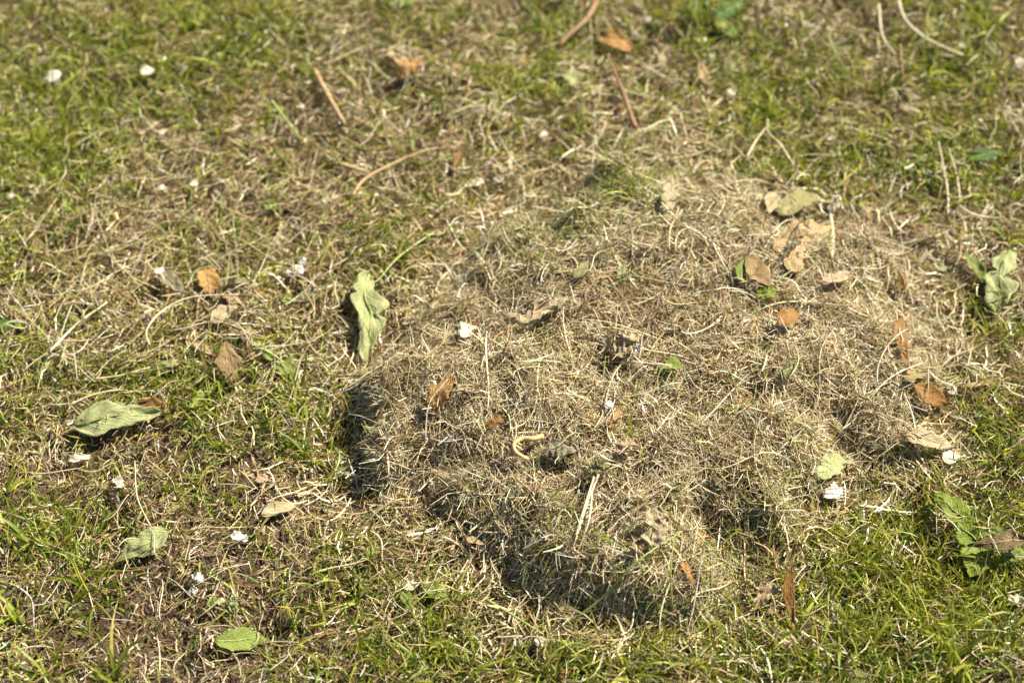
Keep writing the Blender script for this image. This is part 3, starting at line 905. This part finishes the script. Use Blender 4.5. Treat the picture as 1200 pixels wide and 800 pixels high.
stalk('leaf_stalk', 'rust-coloured leaf stalk with a thick head on the heap', 'stalk', [(704, 327, 6), (712, 325, 8), (720, 336, 7), (732, 352, 4)], 2.6, 'orange', taper=.5)
leaf('leaf_scrap', 'small round apricot scrap on the heap above the rust stalk', 'leaf scrap', (748, 298), (764, 282), 14, 'pink', 'ovate', (4, 8), 0, 1.2, .4, .4, rib=False)
leaf('green_leaf', 'small round green leaf at the heap edge below the lawn straw', DL, (534, 277), (552, 272), 12, 'green', 'ovate', (5, 6), 0, .5, .3, .4)
# heap: middle
leaf('wilted_leaf', 'large crumpled pale green leaf hanging over the heap edge', 'leaf', (431, 320), (431, 424), 47, 'palegreen', 'crumpled', (14, 8), 8, 1.3, .5, 3.4, .3, .7,
     stalk=[(441, 330, 14), (462, 306, 12), (486, 287, 10), (512, 270, 7)])
flake('bright cream flake near the left crest of the heap', (547, 388), 17, 18, 'cream', lift=5, ang=60)
leaf('torn_leaf', 'crumpled tan leaf with ragged tip on the middle of the heap', DL, (592, 378), (654, 360), 28, 'paletan', 'crumpled', (7, 9), -6, .9, .6, 1.8)
leaf('leaf_scrap', 'ragged pale yellow scrap joined to the crumpled tan leaf tip', 'leaf scrap', (640, 366), (664, 346), 16, 'paletan', 'torn', (4, 6), 0, 1.0, .4, .8, rib=False)
leaf(FL, 'amber-brown leaf half buried in the left flank of the heap', DL, (505, 484), (530, 440), 30, 'orange', 'ovate', (2, 6), 10, 1.3, .4, .8)
stalk('straw_stalk', 'pale straw lying across the half-buried amber-brown leaf', 'straw stalk', [(498, 520, 6), (502, 475, 10), (518, 452, 10), (532, 436, 8)], 1.3, 'pale')
leaf('torn_leaf', 'crumpled pale buff leaf with white edge on the heap centre', DL, (718, 414), (752, 394), 30, 'paletan', 'crumpled', (6, 9), 0, 1.0, .5, 1.8)
leaf('leaf_scrap', 'narrow buff scrap left of the crumpled pale buff leaf', 'leaf scrap', (710, 412), (712, 392), 11, 'paletan', 'torn', (4, 8), 0, 1.0, .3, .5, rib=False)
flake('small white flake at the edge of the crumpled buff leaf', (748, 408), 9, 11, 'white', lift=7)
flake('tiny bright white flake below the heap centre', (713, 474), 9, 9, 'white', lift=5)
leaf('green_leaf', 'folded green leaf on the heap right of the crumpled buff leaf', DL, (773, 436), (797, 424), 18, 'green', 'torn', (3, 6), 0, .9, .5, .8)
leaf('green_leaf', 'tiny round pale green leaf on the heap', DL, (615, 428), (630, 422), 13, 'palegreen', 'ovate', (4, 5), 0, .5, .3, .3)
leaf(FL, 'short brown leaf tip poking out of the heap above fresh blades', DL, (713, 502), (732, 477), 13, 'orange', 'lance', (2, 8), 12, 1.2, .3, .4)
stalk('curled_leaf', 'golden C-shaped curled leaf strip on the heap', 'curled leaf', [(636, 511, 6), (624, 514, 9), (611, 514, 10), (602, 521, 10), (606, 531, 9), (619, 538, 7)], 4.6, 'gold', taper=.6)
leaf('dead_leaf', 'dull grey crinkled dead leaf beside the golden curled strip', DL, (642, 536), (678, 520), 24, 'grey', 'torn', (3, 6), 0, 1.2, .7, 1.6)
leaf('leaf_scrap', 'pinkish cream scrap on the heap right of the grey dead leaf', 'leaf scrap', (722, 526), (748, 519), 15, 'pink', 'torn', (3, 5), 0, .8, .5, .8, rib=False)
leaf('leaf_scrap', 'small cream scrap left of the golden curled strip', 'leaf scrap', (519, 518), (532, 508), 13, 'cream', 'torn', (3, 6), 0, 1.0, .5, .5, rib=False)
leaf('leaf_scrap', 'rust-tinted scrap on the heap between amber leaf and golden strip', 'leaf scrap', (572, 498), (590, 490), 11, 'brown', 'torn', (2, 5), 0, 1.2, .5, .6, rib=False)
flake('dull grey-green flake low on the heap front', (600, 580), 15, 13, 'grey', lift=3)
leaf('green_leaf', 'yellow-green wilted leaf at the head of the long straw bundle', DL, (692, 556), (710, 540), 14, 'olive', 'torn', (4, 7), 0, .9, .4, .8)
for k, (a, b, c) in enumerate((((697, 556, 7), (684, 596, 9), (666, 652, 5)), ((703, 552, 6), (688, 590, 10), (672, 640, 6)), ((694, 562, 6), (690, 610, 8), (668, 668, 3)))):
    stalk('straw_stalk', 'long straw of the bundle hanging down the heap front', 'straw stalk', [a, b, c], 1.7, 'pale', 'long straws hanging down the heap front')
leaf('green_leaf', 'fresh green half of a leaf beside the tan maple key', DL, (868, 330), (871, 300), 15, 'green', 'ovate', (4, 6), 0, .6, .3, .5)
key('broad tan maple key wing on the heap beside the fresh green leaf', (876, 302), (902, 336), 27, 'tankey', (6, 4), 0, .5, .3, kind='ovate', seed=False)
leaf('green_leaf', 'green moss-edged leaf below the broad tan maple key', DL, (886, 342), (912, 344), 20, 'fresh', 'torn', (4, 5), 0, .9, .5, .9)
key('curled russet maple key with ribbed rounded wing on the heap', (911, 378), (935, 366), 23, 'key', (4, 7), 0, 1.2, .8, kind='ovate', seed=False)
leaf('leaf_scrap', 'pinkish tan leaf scrap on the heap with rosy tip', 'leaf scrap', (962, 332), (1004, 320), 16, 'pink', 'lance', (4, 6), 0, .9, .4, .8)
leaf('leaf_scrap', 'small upright rust-red leaf tip on the right of the heap', 'leaf scrap', (1059, 340), (1052, 318), 11, 'brown', 'lance', (3, 9), 0, 1.2, .3, .4, rib=False)
key('slender glossy brown maple key standing upright on the right of the heap', (1063, 434), (1057, 370), 21, 'key', (2, 16), -8, .6, .15)
leaf('green_leaf', 'olive green lobed leaf right under the upright maple key', DL, (1062, 446), (1086, 436), 19, 'olive', 'lobed', (4, 6), 0, .8, .4, .8)
key('rounded brown maple key half tucked under the olive lobed leaf', (1072, 452), (1110, 474), 27, 'key', (3, 5), 0, .7, .3, kind='ovate', seed=False)
leaf(FL, 'wavy tan leaf striped by shade at the right foot of the heap', DL, (1060, 510), (1118, 524), 25, 'paletan', 'ovate', (7, 9), 0, .7, .5, 1.0)
flake('round cream blossom at the tip of the wavy tan leaf', (1115, 536), 21, 20, 'cream', 'blossom', 'blossom', 9, 20, kind='ovate', cup=1.5)
flake('small whitish flake above the wavy tan leaf', (1115, 457), 12, 14, 'cream', lift=8)
leaf('green_leaf', 'pale ragged leaf bit on the heap left of the upright maple key', DL, (921, 444), (932, 422), 14, 'palegreen', 'torn', (4, 7), 0, .9, .4, .6)
leaf('torn_leaf', 'pale yellow-green torn leaf on the lower right of the heap', DL, (960, 560), (986, 534), 30, 'palegreen', 'torn', (4, 8), 0, .6, .3, 1.0)
leaf('dead_leaf', 'grey-green dead leaf tucked below the pale yellow-green torn leaf', DL, (950, 556), (958, 582), 20, 'grey', 'ovate', (3, 5), 0, .8, .4, .8)
flake('bright white chip right below the pale yellow-green torn leaf', (976, 577), 21, 17, 'white', lift=6, ang=30, th=.9)
leaf('leaf_scrap', 'dull grey-brown scrap on the lower heap left of the white chip', 'leaf scrap', (832, 572), (850, 564), 14, 'grey', 'torn', (3, 5), 0, .9, .4, .6, rib=False)
leaf('torn_leaf', 'tall crumpled ivory leaf on the heap front', DL, (764, 640), (772, 594), 36, 'paletan', 'crumpled', (9, 13), 0, .9, .4, 1.8, face=.2)
leaf('leaf_scrap', 'round apricot leaf scrap at the foot of the crumpled ivory leaf', 'leaf scrap', (746, 648), (750, 630), 15, 'tan', 'ovate', (3, 7), 0, 1.2, .4, .4, rib=False)
leaf('leaf_strip', 'narrow orange-brown leaf strip sticking out of the heap front', 'leaf strip', (799, 656), (814, 688), 8, 'orange', 'lance', (6, 3), 0, 1.0, .4, .4, rib=False)
leaf('leaf_scrap', 'pale olive leaf bit on the heap above the crumpled ivory leaf', 'leaf scrap', (788, 576), (798, 566), 11, 'olive', 'torn', (4, 6), 0, .8, .3, .5, rib=False)
# right of the heap
leaf('wilted_leaf', 'long lobed pale green leaf draped on turf right of the heap', 'leaf', (1180, 292), (1166, 371), 46, 'palegreen', 'crumpled', (16, 8), -5, .9, .6, 2.6, .3, .5)
leaf('wilted_leaf', 'narrow yellow-green leaf with brown base next to the lobed leaf', 'leaf', (1158, 334), (1128, 292), 15, 'green', 'lance', (7, 15), 0, 1.2, .4, .8)
leaf('leaf_strip', 'short pale green leaf strip at the right flank of the heap', 'leaf strip', (1094, 308), (1110, 320), 10, 'palegreen', 'lance', (7, 7), 0, .9, .4, .5, rib=False)
leaf('leaf_strip', 'thin straight tan leaf strip in the bare turf', 'leaf strip', (1133, 452), (1164, 448), 7, 'tan', 'lance', (9, 9), 0, .9, .2, .3, rib=False)
leaf('green_leaf', 'tiny mint green leaf above the thin tan leaf strip', DL, (1140, 440), (1150, 432), 11, 'palegreen', 'ovate', (8, 9), 0, .5, .3, .3)
leaf('weed_leaf', 'toothed bright green weed leaf half in shade, uppermost of its plant', 'weed leaf', (1134, 612), (1094, 578), 36, 'fresh', 'toothed', (18, 20), 0, .6, .5, 1.0, stalk=[(1140, 622, 8), (1144, 634, 4)], face=.3)
leaf('weed_leaf', 'glossy cupped green weed leaf left of the dark brown leaf', 'weed leaf', (1146, 634), (1120, 612), 34, 'fresh', 'ovate', (16, 24), 15, .9, .5, .8, face=.3)
leaf('weed_leaf', 'flat green weed leaf behind the glossy cupped leaf', 'weed leaf', (1144, 626), (1176, 621), 14, 'green', 'toothed', (17, 17), 0, .5, .3, .8)
leaf('weed_leaf', 'large shaded green weed leaf below the dark brown leaf', 'weed leaf', (1152, 636), (1136, 676), 38, 'fresh', 'ovate', (16, 14), 0, .6, .4, .8)
leaf('weed_leaf', 'green weed leaf peeping out beneath the dark brown leaf', 'weed leaf', (1172, 652), (1206, 648), 20, 'green', 'ovate', (15, 16), 0, .5, .3, .8)
leaf('dead_leaf', 'long dark brown decayed leaf lying over the green weed', 'leaf', (1206, 632), (1134, 640), 27, 'dark', 'lance', (26, 25), 0, 1.0, .3, 1.2)
flake('whitish torn flake in turf below the decayed brown leaf', (1190, 703), 24, 13, 'cream', lift=7, ang=-30)
leaf('leaf_scrap', 'pale green leaf scrap in the turf below the weed plant', 'leaf scrap', (998, 800), (1014, 788), 17, 'green', 'torn', (8, 9), 0, .7, .4, .6, rib=False)
key('upright brown maple key with pale base in the grass before the heap', (929, 732), (927, 664), 18, 'key', (4, 22), 5, .9, .15)
leaf(FL, 'crinkled reddish leaf on a thin stalk left of the upright maple key', DL, (886, 712), (908, 684), 16, 'pink', 'torn', (7, 12), 0, 1.2, .4, 1.0, stalk=[(872, 722, 8), (850, 738, 5)], ribmat='orange')
leaf('leaf_scrap', 'small apricot leaf scrap between the crinkled leaf and the maple key', 'leaf scrap', (901, 718), (915, 708), 13, 'tan', 'ovate', (7, 9), 0, 1.0, .4, .4, rib=False)
# left of the heap
flake('bright white chip with a smaller one above it, left of the heap', (346, 318), 21, 13, 'white', lift=9, ang=10, th=.9)
flake('small white chip just above the bright white chip', (354, 306), 9, 8, 'white', lift=9)
leaf('dead_leaf', 'grey-brown folded leaf with a white tip among pale straw', DL, (186, 318), (216, 344), 20, 'grey', 'ovate', (12, 9), 0, 1.0, .5, 1.0)
flake('white tip scrap at the end of the grey-brown folded leaf', (186, 318), 12, 8, 'white', lift=13)
leaf(FL, 'upright amber leaf half, left of the hollow curled leaf', DL, (246, 346), (243, 314), 22, 'orange', 'torn', (8, 16), 0, .8, .3, .8)
leaf('curled_leaf', 'hollow curled olive-tan leaf open toward the heap', 'curled leaf', (262, 340), (292, 330), 26, 'olive', 'ovate', (9, 12), 35, 2.6, .5, .8)
leaf('leaf_scrap', 'tan leaf scrap hanging below the hollow curled leaf', 'leaf scrap', (268, 344), (280, 356), 17, 'tan', 'torn', (9, 9), 0, .8, .4, .8, rib=False)
leaf(FL, 'pale golden leaf with rounded end below the upright amber leaf', DL, (246, 378), (278, 358), 21, 'paletan', 'ovate', (9, 11), 0, .9, .5, .8)
leaf('leaf_scrap', 'small pale tan leaf scrap right of the golden leaf', 'leaf scrap', (286, 400), (291, 384), 12, 'paletan', 'ovate', (8, 11), 0, .8, .3, .5, rib=False)
leaf('leaf_strip', 'slanting golden leaf strip pointing at the fan-shaped key', 'leaf strip', (226, 400), (251, 418), 11, 'tan', 'lance', (10, 9), 0, 1.0, .4, .5, rib=False)
key('fan-shaped pale brown maple key wing standing in straw', (270, 448), (264, 400), 32, 'tankey', (6, 20), 0, .4, .15, seed=False, kind='fan')
leaf('dead_leaf', 'small narrow grey-green dead leaf left of the fan-shaped key', DL, (183, 430), (216, 425), 11, 'greygreen', 'lance', (9, 9), 0, 1.0, .4, .8)
leaf('weed_leaf', 'lobed light green weed leaf left of the crumpled hanging leaf', 'weed leaf', (322, 424), (350, 440), 28, 'green', 'lobed', (9, 10), 0, .5, .3, .8)
leaf('weed_leaf', 'narrow green weed leaf above the lobed light green one', 'weed leaf', (304, 408), (324, 420), 14, 'green', 'torn', (9, 9), 0, .5, .3, .8)
leaf('weed_leaf', 'small bright green twin-lobed weed leaf right of the folded leaf', 'weed leaf', (224, 478), (240, 458), 15, 'fresh', 'lobed', (9, 11), 0, .5, .3, .6)
leaf('weed_leaf', 'dark green weed leaf touching a small light green one in straw', 'weed leaf', (-6, 384), (18, 380), 20, 'deep', 'ovate', (9, 10), 0, .6, .4, .6)
leaf('weed_leaf', 'small light green weed leaf beside a dark green one in straw', 'weed leaf', (18, 376), (32, 388), 13, 'green', 'ovate', (9, 9), 0, .6, .4, .6)
leaf(FL, 'large pale green leaf folded flat on the lawn', DL, (84, 497), (188, 483), 38, 'palegreen', 'ovate', (9, 13), -14, .8, .35, 1.6, .3)
leaf(FL, 'rust-brown leaf peeping out behind the large folded pale green leaf', DL, (158, 478), (196, 472), 22, 'brown', 'ovate', (10, 12), 0, .8, .4, .8)
leaf('green_leaf', 'wilted half of the pale green leaf, tilted up behind it', DL, (108, 486), (146, 474), 20, 'greygreen', 'ovate', (11, 16), 20, .8, .4, 1.0)
leaf(FL, 'grey-green pointed leaf with torn end on soil patch', DL, (198, 622), (136, 658), 32, 'greygreen', 'lance', (12, 8), 12, .9, .4, 1.2)
leaf('green_leaf', 'fresh green oval leaf with pale rim lying on brown soil', DL, (252, 752), (314, 748), 32, 'green', 'ovate', (8, 9), -8, .8, .5, .8)
leaf('curled_leaf', 'pale tan leaf rolled into a tube, open at one end', 'curled leaf', (306, 603), (346, 592), 24, 'paletan', 'ovate', (8, 8), 0, 2.8, .2, .3)
flake('clean white chip on bare soil below the rolled tan leaf', (280, 629), 20, 11, 'white', lift=8, ang=-14, th=.8)
flake('small white chip on bare soil, upper of two near the green oval leaf', (231, 676), 14, 9, 'white', lift=7, ang=-20)
flake('smallest white chip on bare soil, lower of two near the green oval leaf', (227, 692), 9, 9, 'white', lift=7, ang=40)
flake('dull cream chip on bare soil beside the narrow grey-green leaf', (257, 705), 14, 7, 'cream', lift=7, ang=0)
leaf('green_leaf', 'narrow grey-green leaf above the fresh oval leaf', DL, (272, 718), (276, 694), 13, 'greygreen', 'ovate', (7, 10), 0, .9, .4, .8)
leaf('leaf_scrap', 'thin green leaf scrap left of the narrow grey-green leaf', 'leaf scrap', (245, 712), (250, 698), 9, 'green', 'torn', (7, 9), 0, .9, .4, .6, rib=False)
flake('grey-white flake on the soil above the pointed leaf', (139, 565), 15, 11, 'cream', lift=8, ang=-40)
flake('fluffy cream flake beneath the large folded pale green leaf', (93, 537), 26, 10, 'cream', lift=8, ang=10)
leaf('leaf_scrap', 'flat pale brown scrap on soil right of the clean white chip', 'leaf scrap', (298, 564), (314, 558), 10, 'pink', 'torn', (7, 8), 0, .7, .3, .4, rib=False)
flake('little cream flake at the foot of the heap’s left flank', (424, 575), 9, 9, 'cream', lift=7)
leaf('green_leaf', 'broad pale green leaf in the grass before the heap', DL, (497, 686), (524, 698), 22, 'green', 'ovate', (8, 9), 0, .6, .3, .6)
leaf('green_leaf', 'pointed pale green leaf left of the broad one before the heap', DL, (472, 692), (482, 714), 14, 'green', 'ovate', (9, 8), 0, .6, .3, .6)
leaf('green_leaf', 'small vivid green leaf by a tuft below the heap’s left flank', DL, (430, 656), (444, 640), 13, 'fresh', 'ovate', (8, 10), 0, .6, .3, .5)
flake('fluffy white flake above the broad pale green leaf', (480, 686), 15, 12, 'cream', lift=9, ang=30)
flake('fluffy white flake in green grass below the heap front', (635, 752), 12, 15, 'cream', lift=9, ang=70)
leaf('leaf_strip', 'flat buff leaf strip over the dark hollow under the heap', 'leaf strip', (546, 630), (568, 638), 9, 'tan', 'lance', (13, 11), 0, .8, .3, .3, rib=False)
leaf('leaf_scrap', 'tiny rust-brown scrap in grass in front of the heap', 'leaf scrap', (654, 792), (668, 786), 11, 'brown', 'ovate', (8, 9), 0, 1.0, .3, .4, rib=False)
stalk('straw_stalk', 'long pale curved straw lying left of the amber leaf', 'straw stalk', [(58, 412, 9), (85, 384, 12), (100, 372, 13), (126, 354, 11)], 2.0, 'pale', node=2)
stalk('straw_stalk', 'long looping straw below the grey-brown folded leaf', 'straw stalk', [(175, 404, 9), (172, 386, 11), (192, 363, 13), (225, 348, 14), (280, 345, 12)], 1.7, 'pale')
stalk('straw_stalk', 'thin looping straw above the large folded pale green leaf', 'straw stalk', [(80, 475, 9), (110, 462, 12), (145, 457, 13), (160, 470, 11)], 1.5, 'pale')
stalk('straw_stalk', 'curved pale straw ending near the narrow grey-green dead leaf', 'straw stalk', [(108, 444, 10), (140, 440, 12), (176, 430, 11)], 1.6, 'straw')
stalk('straw_stalk', 'wavy pale straw standing in soil above the pointed leaf', 'straw stalk', [(182, 626, 7), (168, 600, 12), (160, 578, 14), (158, 540, 14)], 1.3, 'pale')
stalk('straw_stalk', 'straight short white straw on soil near the clean white chip', 'straw stalk', [(254, 668, 8), (272, 664, 9), (292, 660, 9)], 1.5, 'pale')
stalk('straw_stalk', 'upright thin straw on soil left of the green oval leaf', 'straw stalk', [(187, 790, 5), (187, 765, 10), (184, 744, 13)], 1.2, 'pale')
stalk('twig', 'short thin grey twig on the soil among long grass tufts', 'twig', [(18, 686, 8), (30, 694, 9), (38, 706, 8), (40, 740, 6)], 1.8, 'grey')
stalk('green_stalk', 'thick bent green stalk in the shaded hollow left of the heap', 'stalk', [(372, 570, 5), (386, 560, 9), (396, 544, 13), (398, 528, 15)], 2.3, 'green')
stalk('grass_stalk', 'long green stem crossing the shaded foot of the heap', 'grass stalk', [(672, 726, 8), (706, 700, 12), (748, 656, 14), (800, 622, 10)], 1.9, 'green')
stalk('grass_stalk', 'straight upright green stem before the crumpled ivory leaf', 'grass stalk', [(788, 712, 6), (786, 670, 14), (790, 628, 20)], 1.5, 'green')
stalk('grass_stalk', 'flat green stem slanting through grass below the heap', 'grass stalk', [(570, 702, 12), (600, 720, 13), (640, 745, 10)], 2.2, 'green')

# ------------------------------------------------------------------ grass tufts that can be told apart: each a thing with its blades
g2 = np.random.default_rng(77)
TUFT = []
for v in range(10):
    blades = []
    nb_ = int(g2.integers(6, 10))
    for b in range(nb_):
        a = g2.uniform(0, 6.283)
        out_ = g2.uniform(.12, .75)
        D = np.array([[math.cos(a) * out_, math.sin(a) * out_, 1.0]])
        Lb = np.array([g2.uniform(20, 42) * MM])
        cb = pick(GRN, np.array([.32, .3, .12, .16, .08, .02]), 1, .12, g2)
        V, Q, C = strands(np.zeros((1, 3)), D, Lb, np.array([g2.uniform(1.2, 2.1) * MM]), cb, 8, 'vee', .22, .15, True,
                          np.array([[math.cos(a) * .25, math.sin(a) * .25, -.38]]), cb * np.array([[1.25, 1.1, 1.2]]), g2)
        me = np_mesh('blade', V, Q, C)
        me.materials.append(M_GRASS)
        blades.append((me, (math.cos(a) * g2.uniform(0, 3) * MM, math.sin(a) * g2.uniform(0, 3) * MM, 0)))
    TUFT.append(blades)


def tuft(px, py, sc, label, group, lean=(0, 0)):
    p = at(px, py, 0)
    e = empty('grass_tuft', (p[0], p[1], p[2] - .001))
    e.rotation_euler = (lean[1], lean[0], g2.uniform(0, 6.28))
    e.scale = (sc, sc, sc)
    tag(e, label, 'grass tuft', group)
    for me, off in TUFT[int(g2.integers(0, 10))]:
        o = link('blade', me, None, e)
        o.location = off


ZONES = [(26, (900, 1190, 660, 815), 'bright green tuft of grass in the turf below the weed plant', 'tufts in the bright turf before the heap', 1.0),
         (22, (380, 860, 745, 815), 'green tuft of grass in the turf in front of the heap', 'tufts in front of the heap', .95),
         (9, (380, 560, 690, 750), 'green tuft of grass on the raked turf below the left flank', 'tufts below the left flank', .8),
         (9, (940, 1090, 610, 670), 'green tuft of grass close to the right foot of the heap', 'tufts at the right foot of the heap', .9),
         (8, (1125, 1200, 380, 560), 'green tuft of grass on the bare turf right of the heap', 'tufts right of the heap', .9),
         (9, (345, 410, 440, 580), 'dark green tuft of grass in the shaded hollow left of the heap', 'tufts in the shaded hollow', 1.0),
         (10, (0, 130, 570, 690), 'green tuft of grass on the soil left of the pointed leaf', 'tufts left of the pointed leaf', 1.0),
         (8, (0, 150, 690, 800), 'long green tuft of grass on the soil around the grey twig', 'tufts around the grey twig', 1.2),
         (8, (20, 240, 410, 540), 'short green tuft of grass around the large folded leaf', 'tufts around the folded leaf', .75),
         (9, (1060, 1190, 0, 110), 'bright green tuft of grass by the long pale curving stem', 'tufts by the curving stem', 1.1),
         (10, (900, 1190, 120, 240), 'green tuft of grass in the turf behind the heap crest', 'tufts behind the crest', .9),
         (8, (520, 690, 30, 150), 'green tuft of grass in the straw near the broad orange-tan leaf', 'tufts near the orange-tan leaf', .9),
         (8, (0, 240, 0, 150), 'green tuft of grass in the mossy turf around the white petal', 'tufts around the white petal', .9),
         (6, (700, 780, 180, 240), 'thin green tuft of grass growing through the heap crest', 'tufts in the heap crest', .7)]
for n_, (x0, x1, y0, y1), lab, grp, sc in ZONES:
    for i in range(n_):
        tuft(g2.uniform(x0, x1), g2.uniform(y0, y1), sc * g2.uniform(.75, 1.2), lab, grp, (g2.normal() * .15, g2.normal() * .15))
for px, py, sc, lab in ((722, 640, .8, 'small green tuft growing out of the heap front'), (742, 505, .6, 'little green tuft on the heap under the brown leaf tip'),
                        (250, 480, .9, 'tall thin green tuft between the folded leaf and the fan key'), (300, 640, .7, 'pale green tuft on soil below the white chip'),
                        (640, 312, .6, 'thin green tuft on the upper left of the heap'), (1180, 285, 1.0, 'green tuft just behind the lobed pale green leaf'),
                        (470, 300, .8, 'green tuft beside the stalk of the crumpled hanging leaf')):
    tuft(px, py, sc, lab, None)

# ------------------------------------------------------------------ straws on the lawn that can be told apart
LZ = [(60, (20, 400, 230, 460), 'pale dry straw lying loose on the lawn left of the heap', 'straws left of the heap', 24, 62),
      (50, (370, 700, 30, 240), 'blurred pale straw lying on the lawn behind the heap', 'straws behind the heap', 16, 46),
      (30, (0, 360, 20, 220), 'blurred straw lying in the deep mossy turf', 'straws in the mossy turf', 9, 24),
      (45, (0, 400, 540, 800), 'thin dry straw lying on the bare soil around the oval leaf', 'straws on the bare soil', 14, 36),
      (28, (400, 900, 680, 800), 'thin dry straw lying in the grass before the heap', 'straws before the heap', 14, 40),
      (30, (860, 1200, 20, 230), 'blurred pale straw lying in the turf behind the crest', 'straws behind the crest', 18, 44),
      (24, (920, 1200, 560, 800), 'thin dry straw lying in the bright turf around the weed', 'straws around the weed', 14, 38)]
for n_, (x0, x1, y0, y1), lab, grp, l0, l1 in LZ:
    for i in range(n_):
        p = at(g2.uniform(x0, x1), g2.uniform(y0, y1), g2.uniform(7, 12))
        if samp(SD_G, p[0], p[1]) > 0: continue
        a = g2.uniform(0, 6.28)
        cb = pick(DRY, np.array([.28, .28, .12, .06, .02, .12, .1, .02, 0]), 1, .1, g2)
        V, Q, C = strands(np.zeros((1, 3)), np.array([[math.cos(a), math.sin(a), g2.normal() * .12]]), np.array([g2.uniform(l0, l1) * MM]), np.array([g2.uniform(.7, 1.15) * MM]),
                          cb * .88, 10, 'prism', .28, .25, rs=g2)
        o = link('straw', np_mesh('straw', V, Q, C), M_STRAW)
        o.location = p
        tag(o, lab, 'straw', grp)

# bits of straw that lie across the leaves
P_, D_ = [], []
for B, T, W, mat in CROSS:
    if W < .006: continue
    for i in range(int(g2.integers(1, 3)) if 'key' in mat else int(g2.integers(2, 4))):
        f = g2.uniform(.05, .95)
        p = B + (T - B) * f + np.array([g2.normal() * W * .35, g2.normal() * W * .35, 0])
        p[2] = max(p[2], (B + (T - B) * f)[2]) + g2.uniform(.0005, .0045)
        a = g2.uniform(0, 6.28)
        P_.append(p); D_.append((math.cos(a), math.sin(a), g2.normal() * .2 - .05))
n = len(P_)
V, Q, C = strands(np.array(P_), np.array(D_), g2.uniform(9, 26, n) * MM, g2.uniform(.6, 1.1, n) * MM, pick(DRY, DRY_P, n, .14, g2), 7, 'prism', .5, .4, rs=g2)
tag(link('loose_straw_bits', np_mesh('loose_straw_bits', V, Q, C), M_STRAW), 'loose dry straw bits strewn across the fallen leaves', 'straw bits', None, 'stuff')
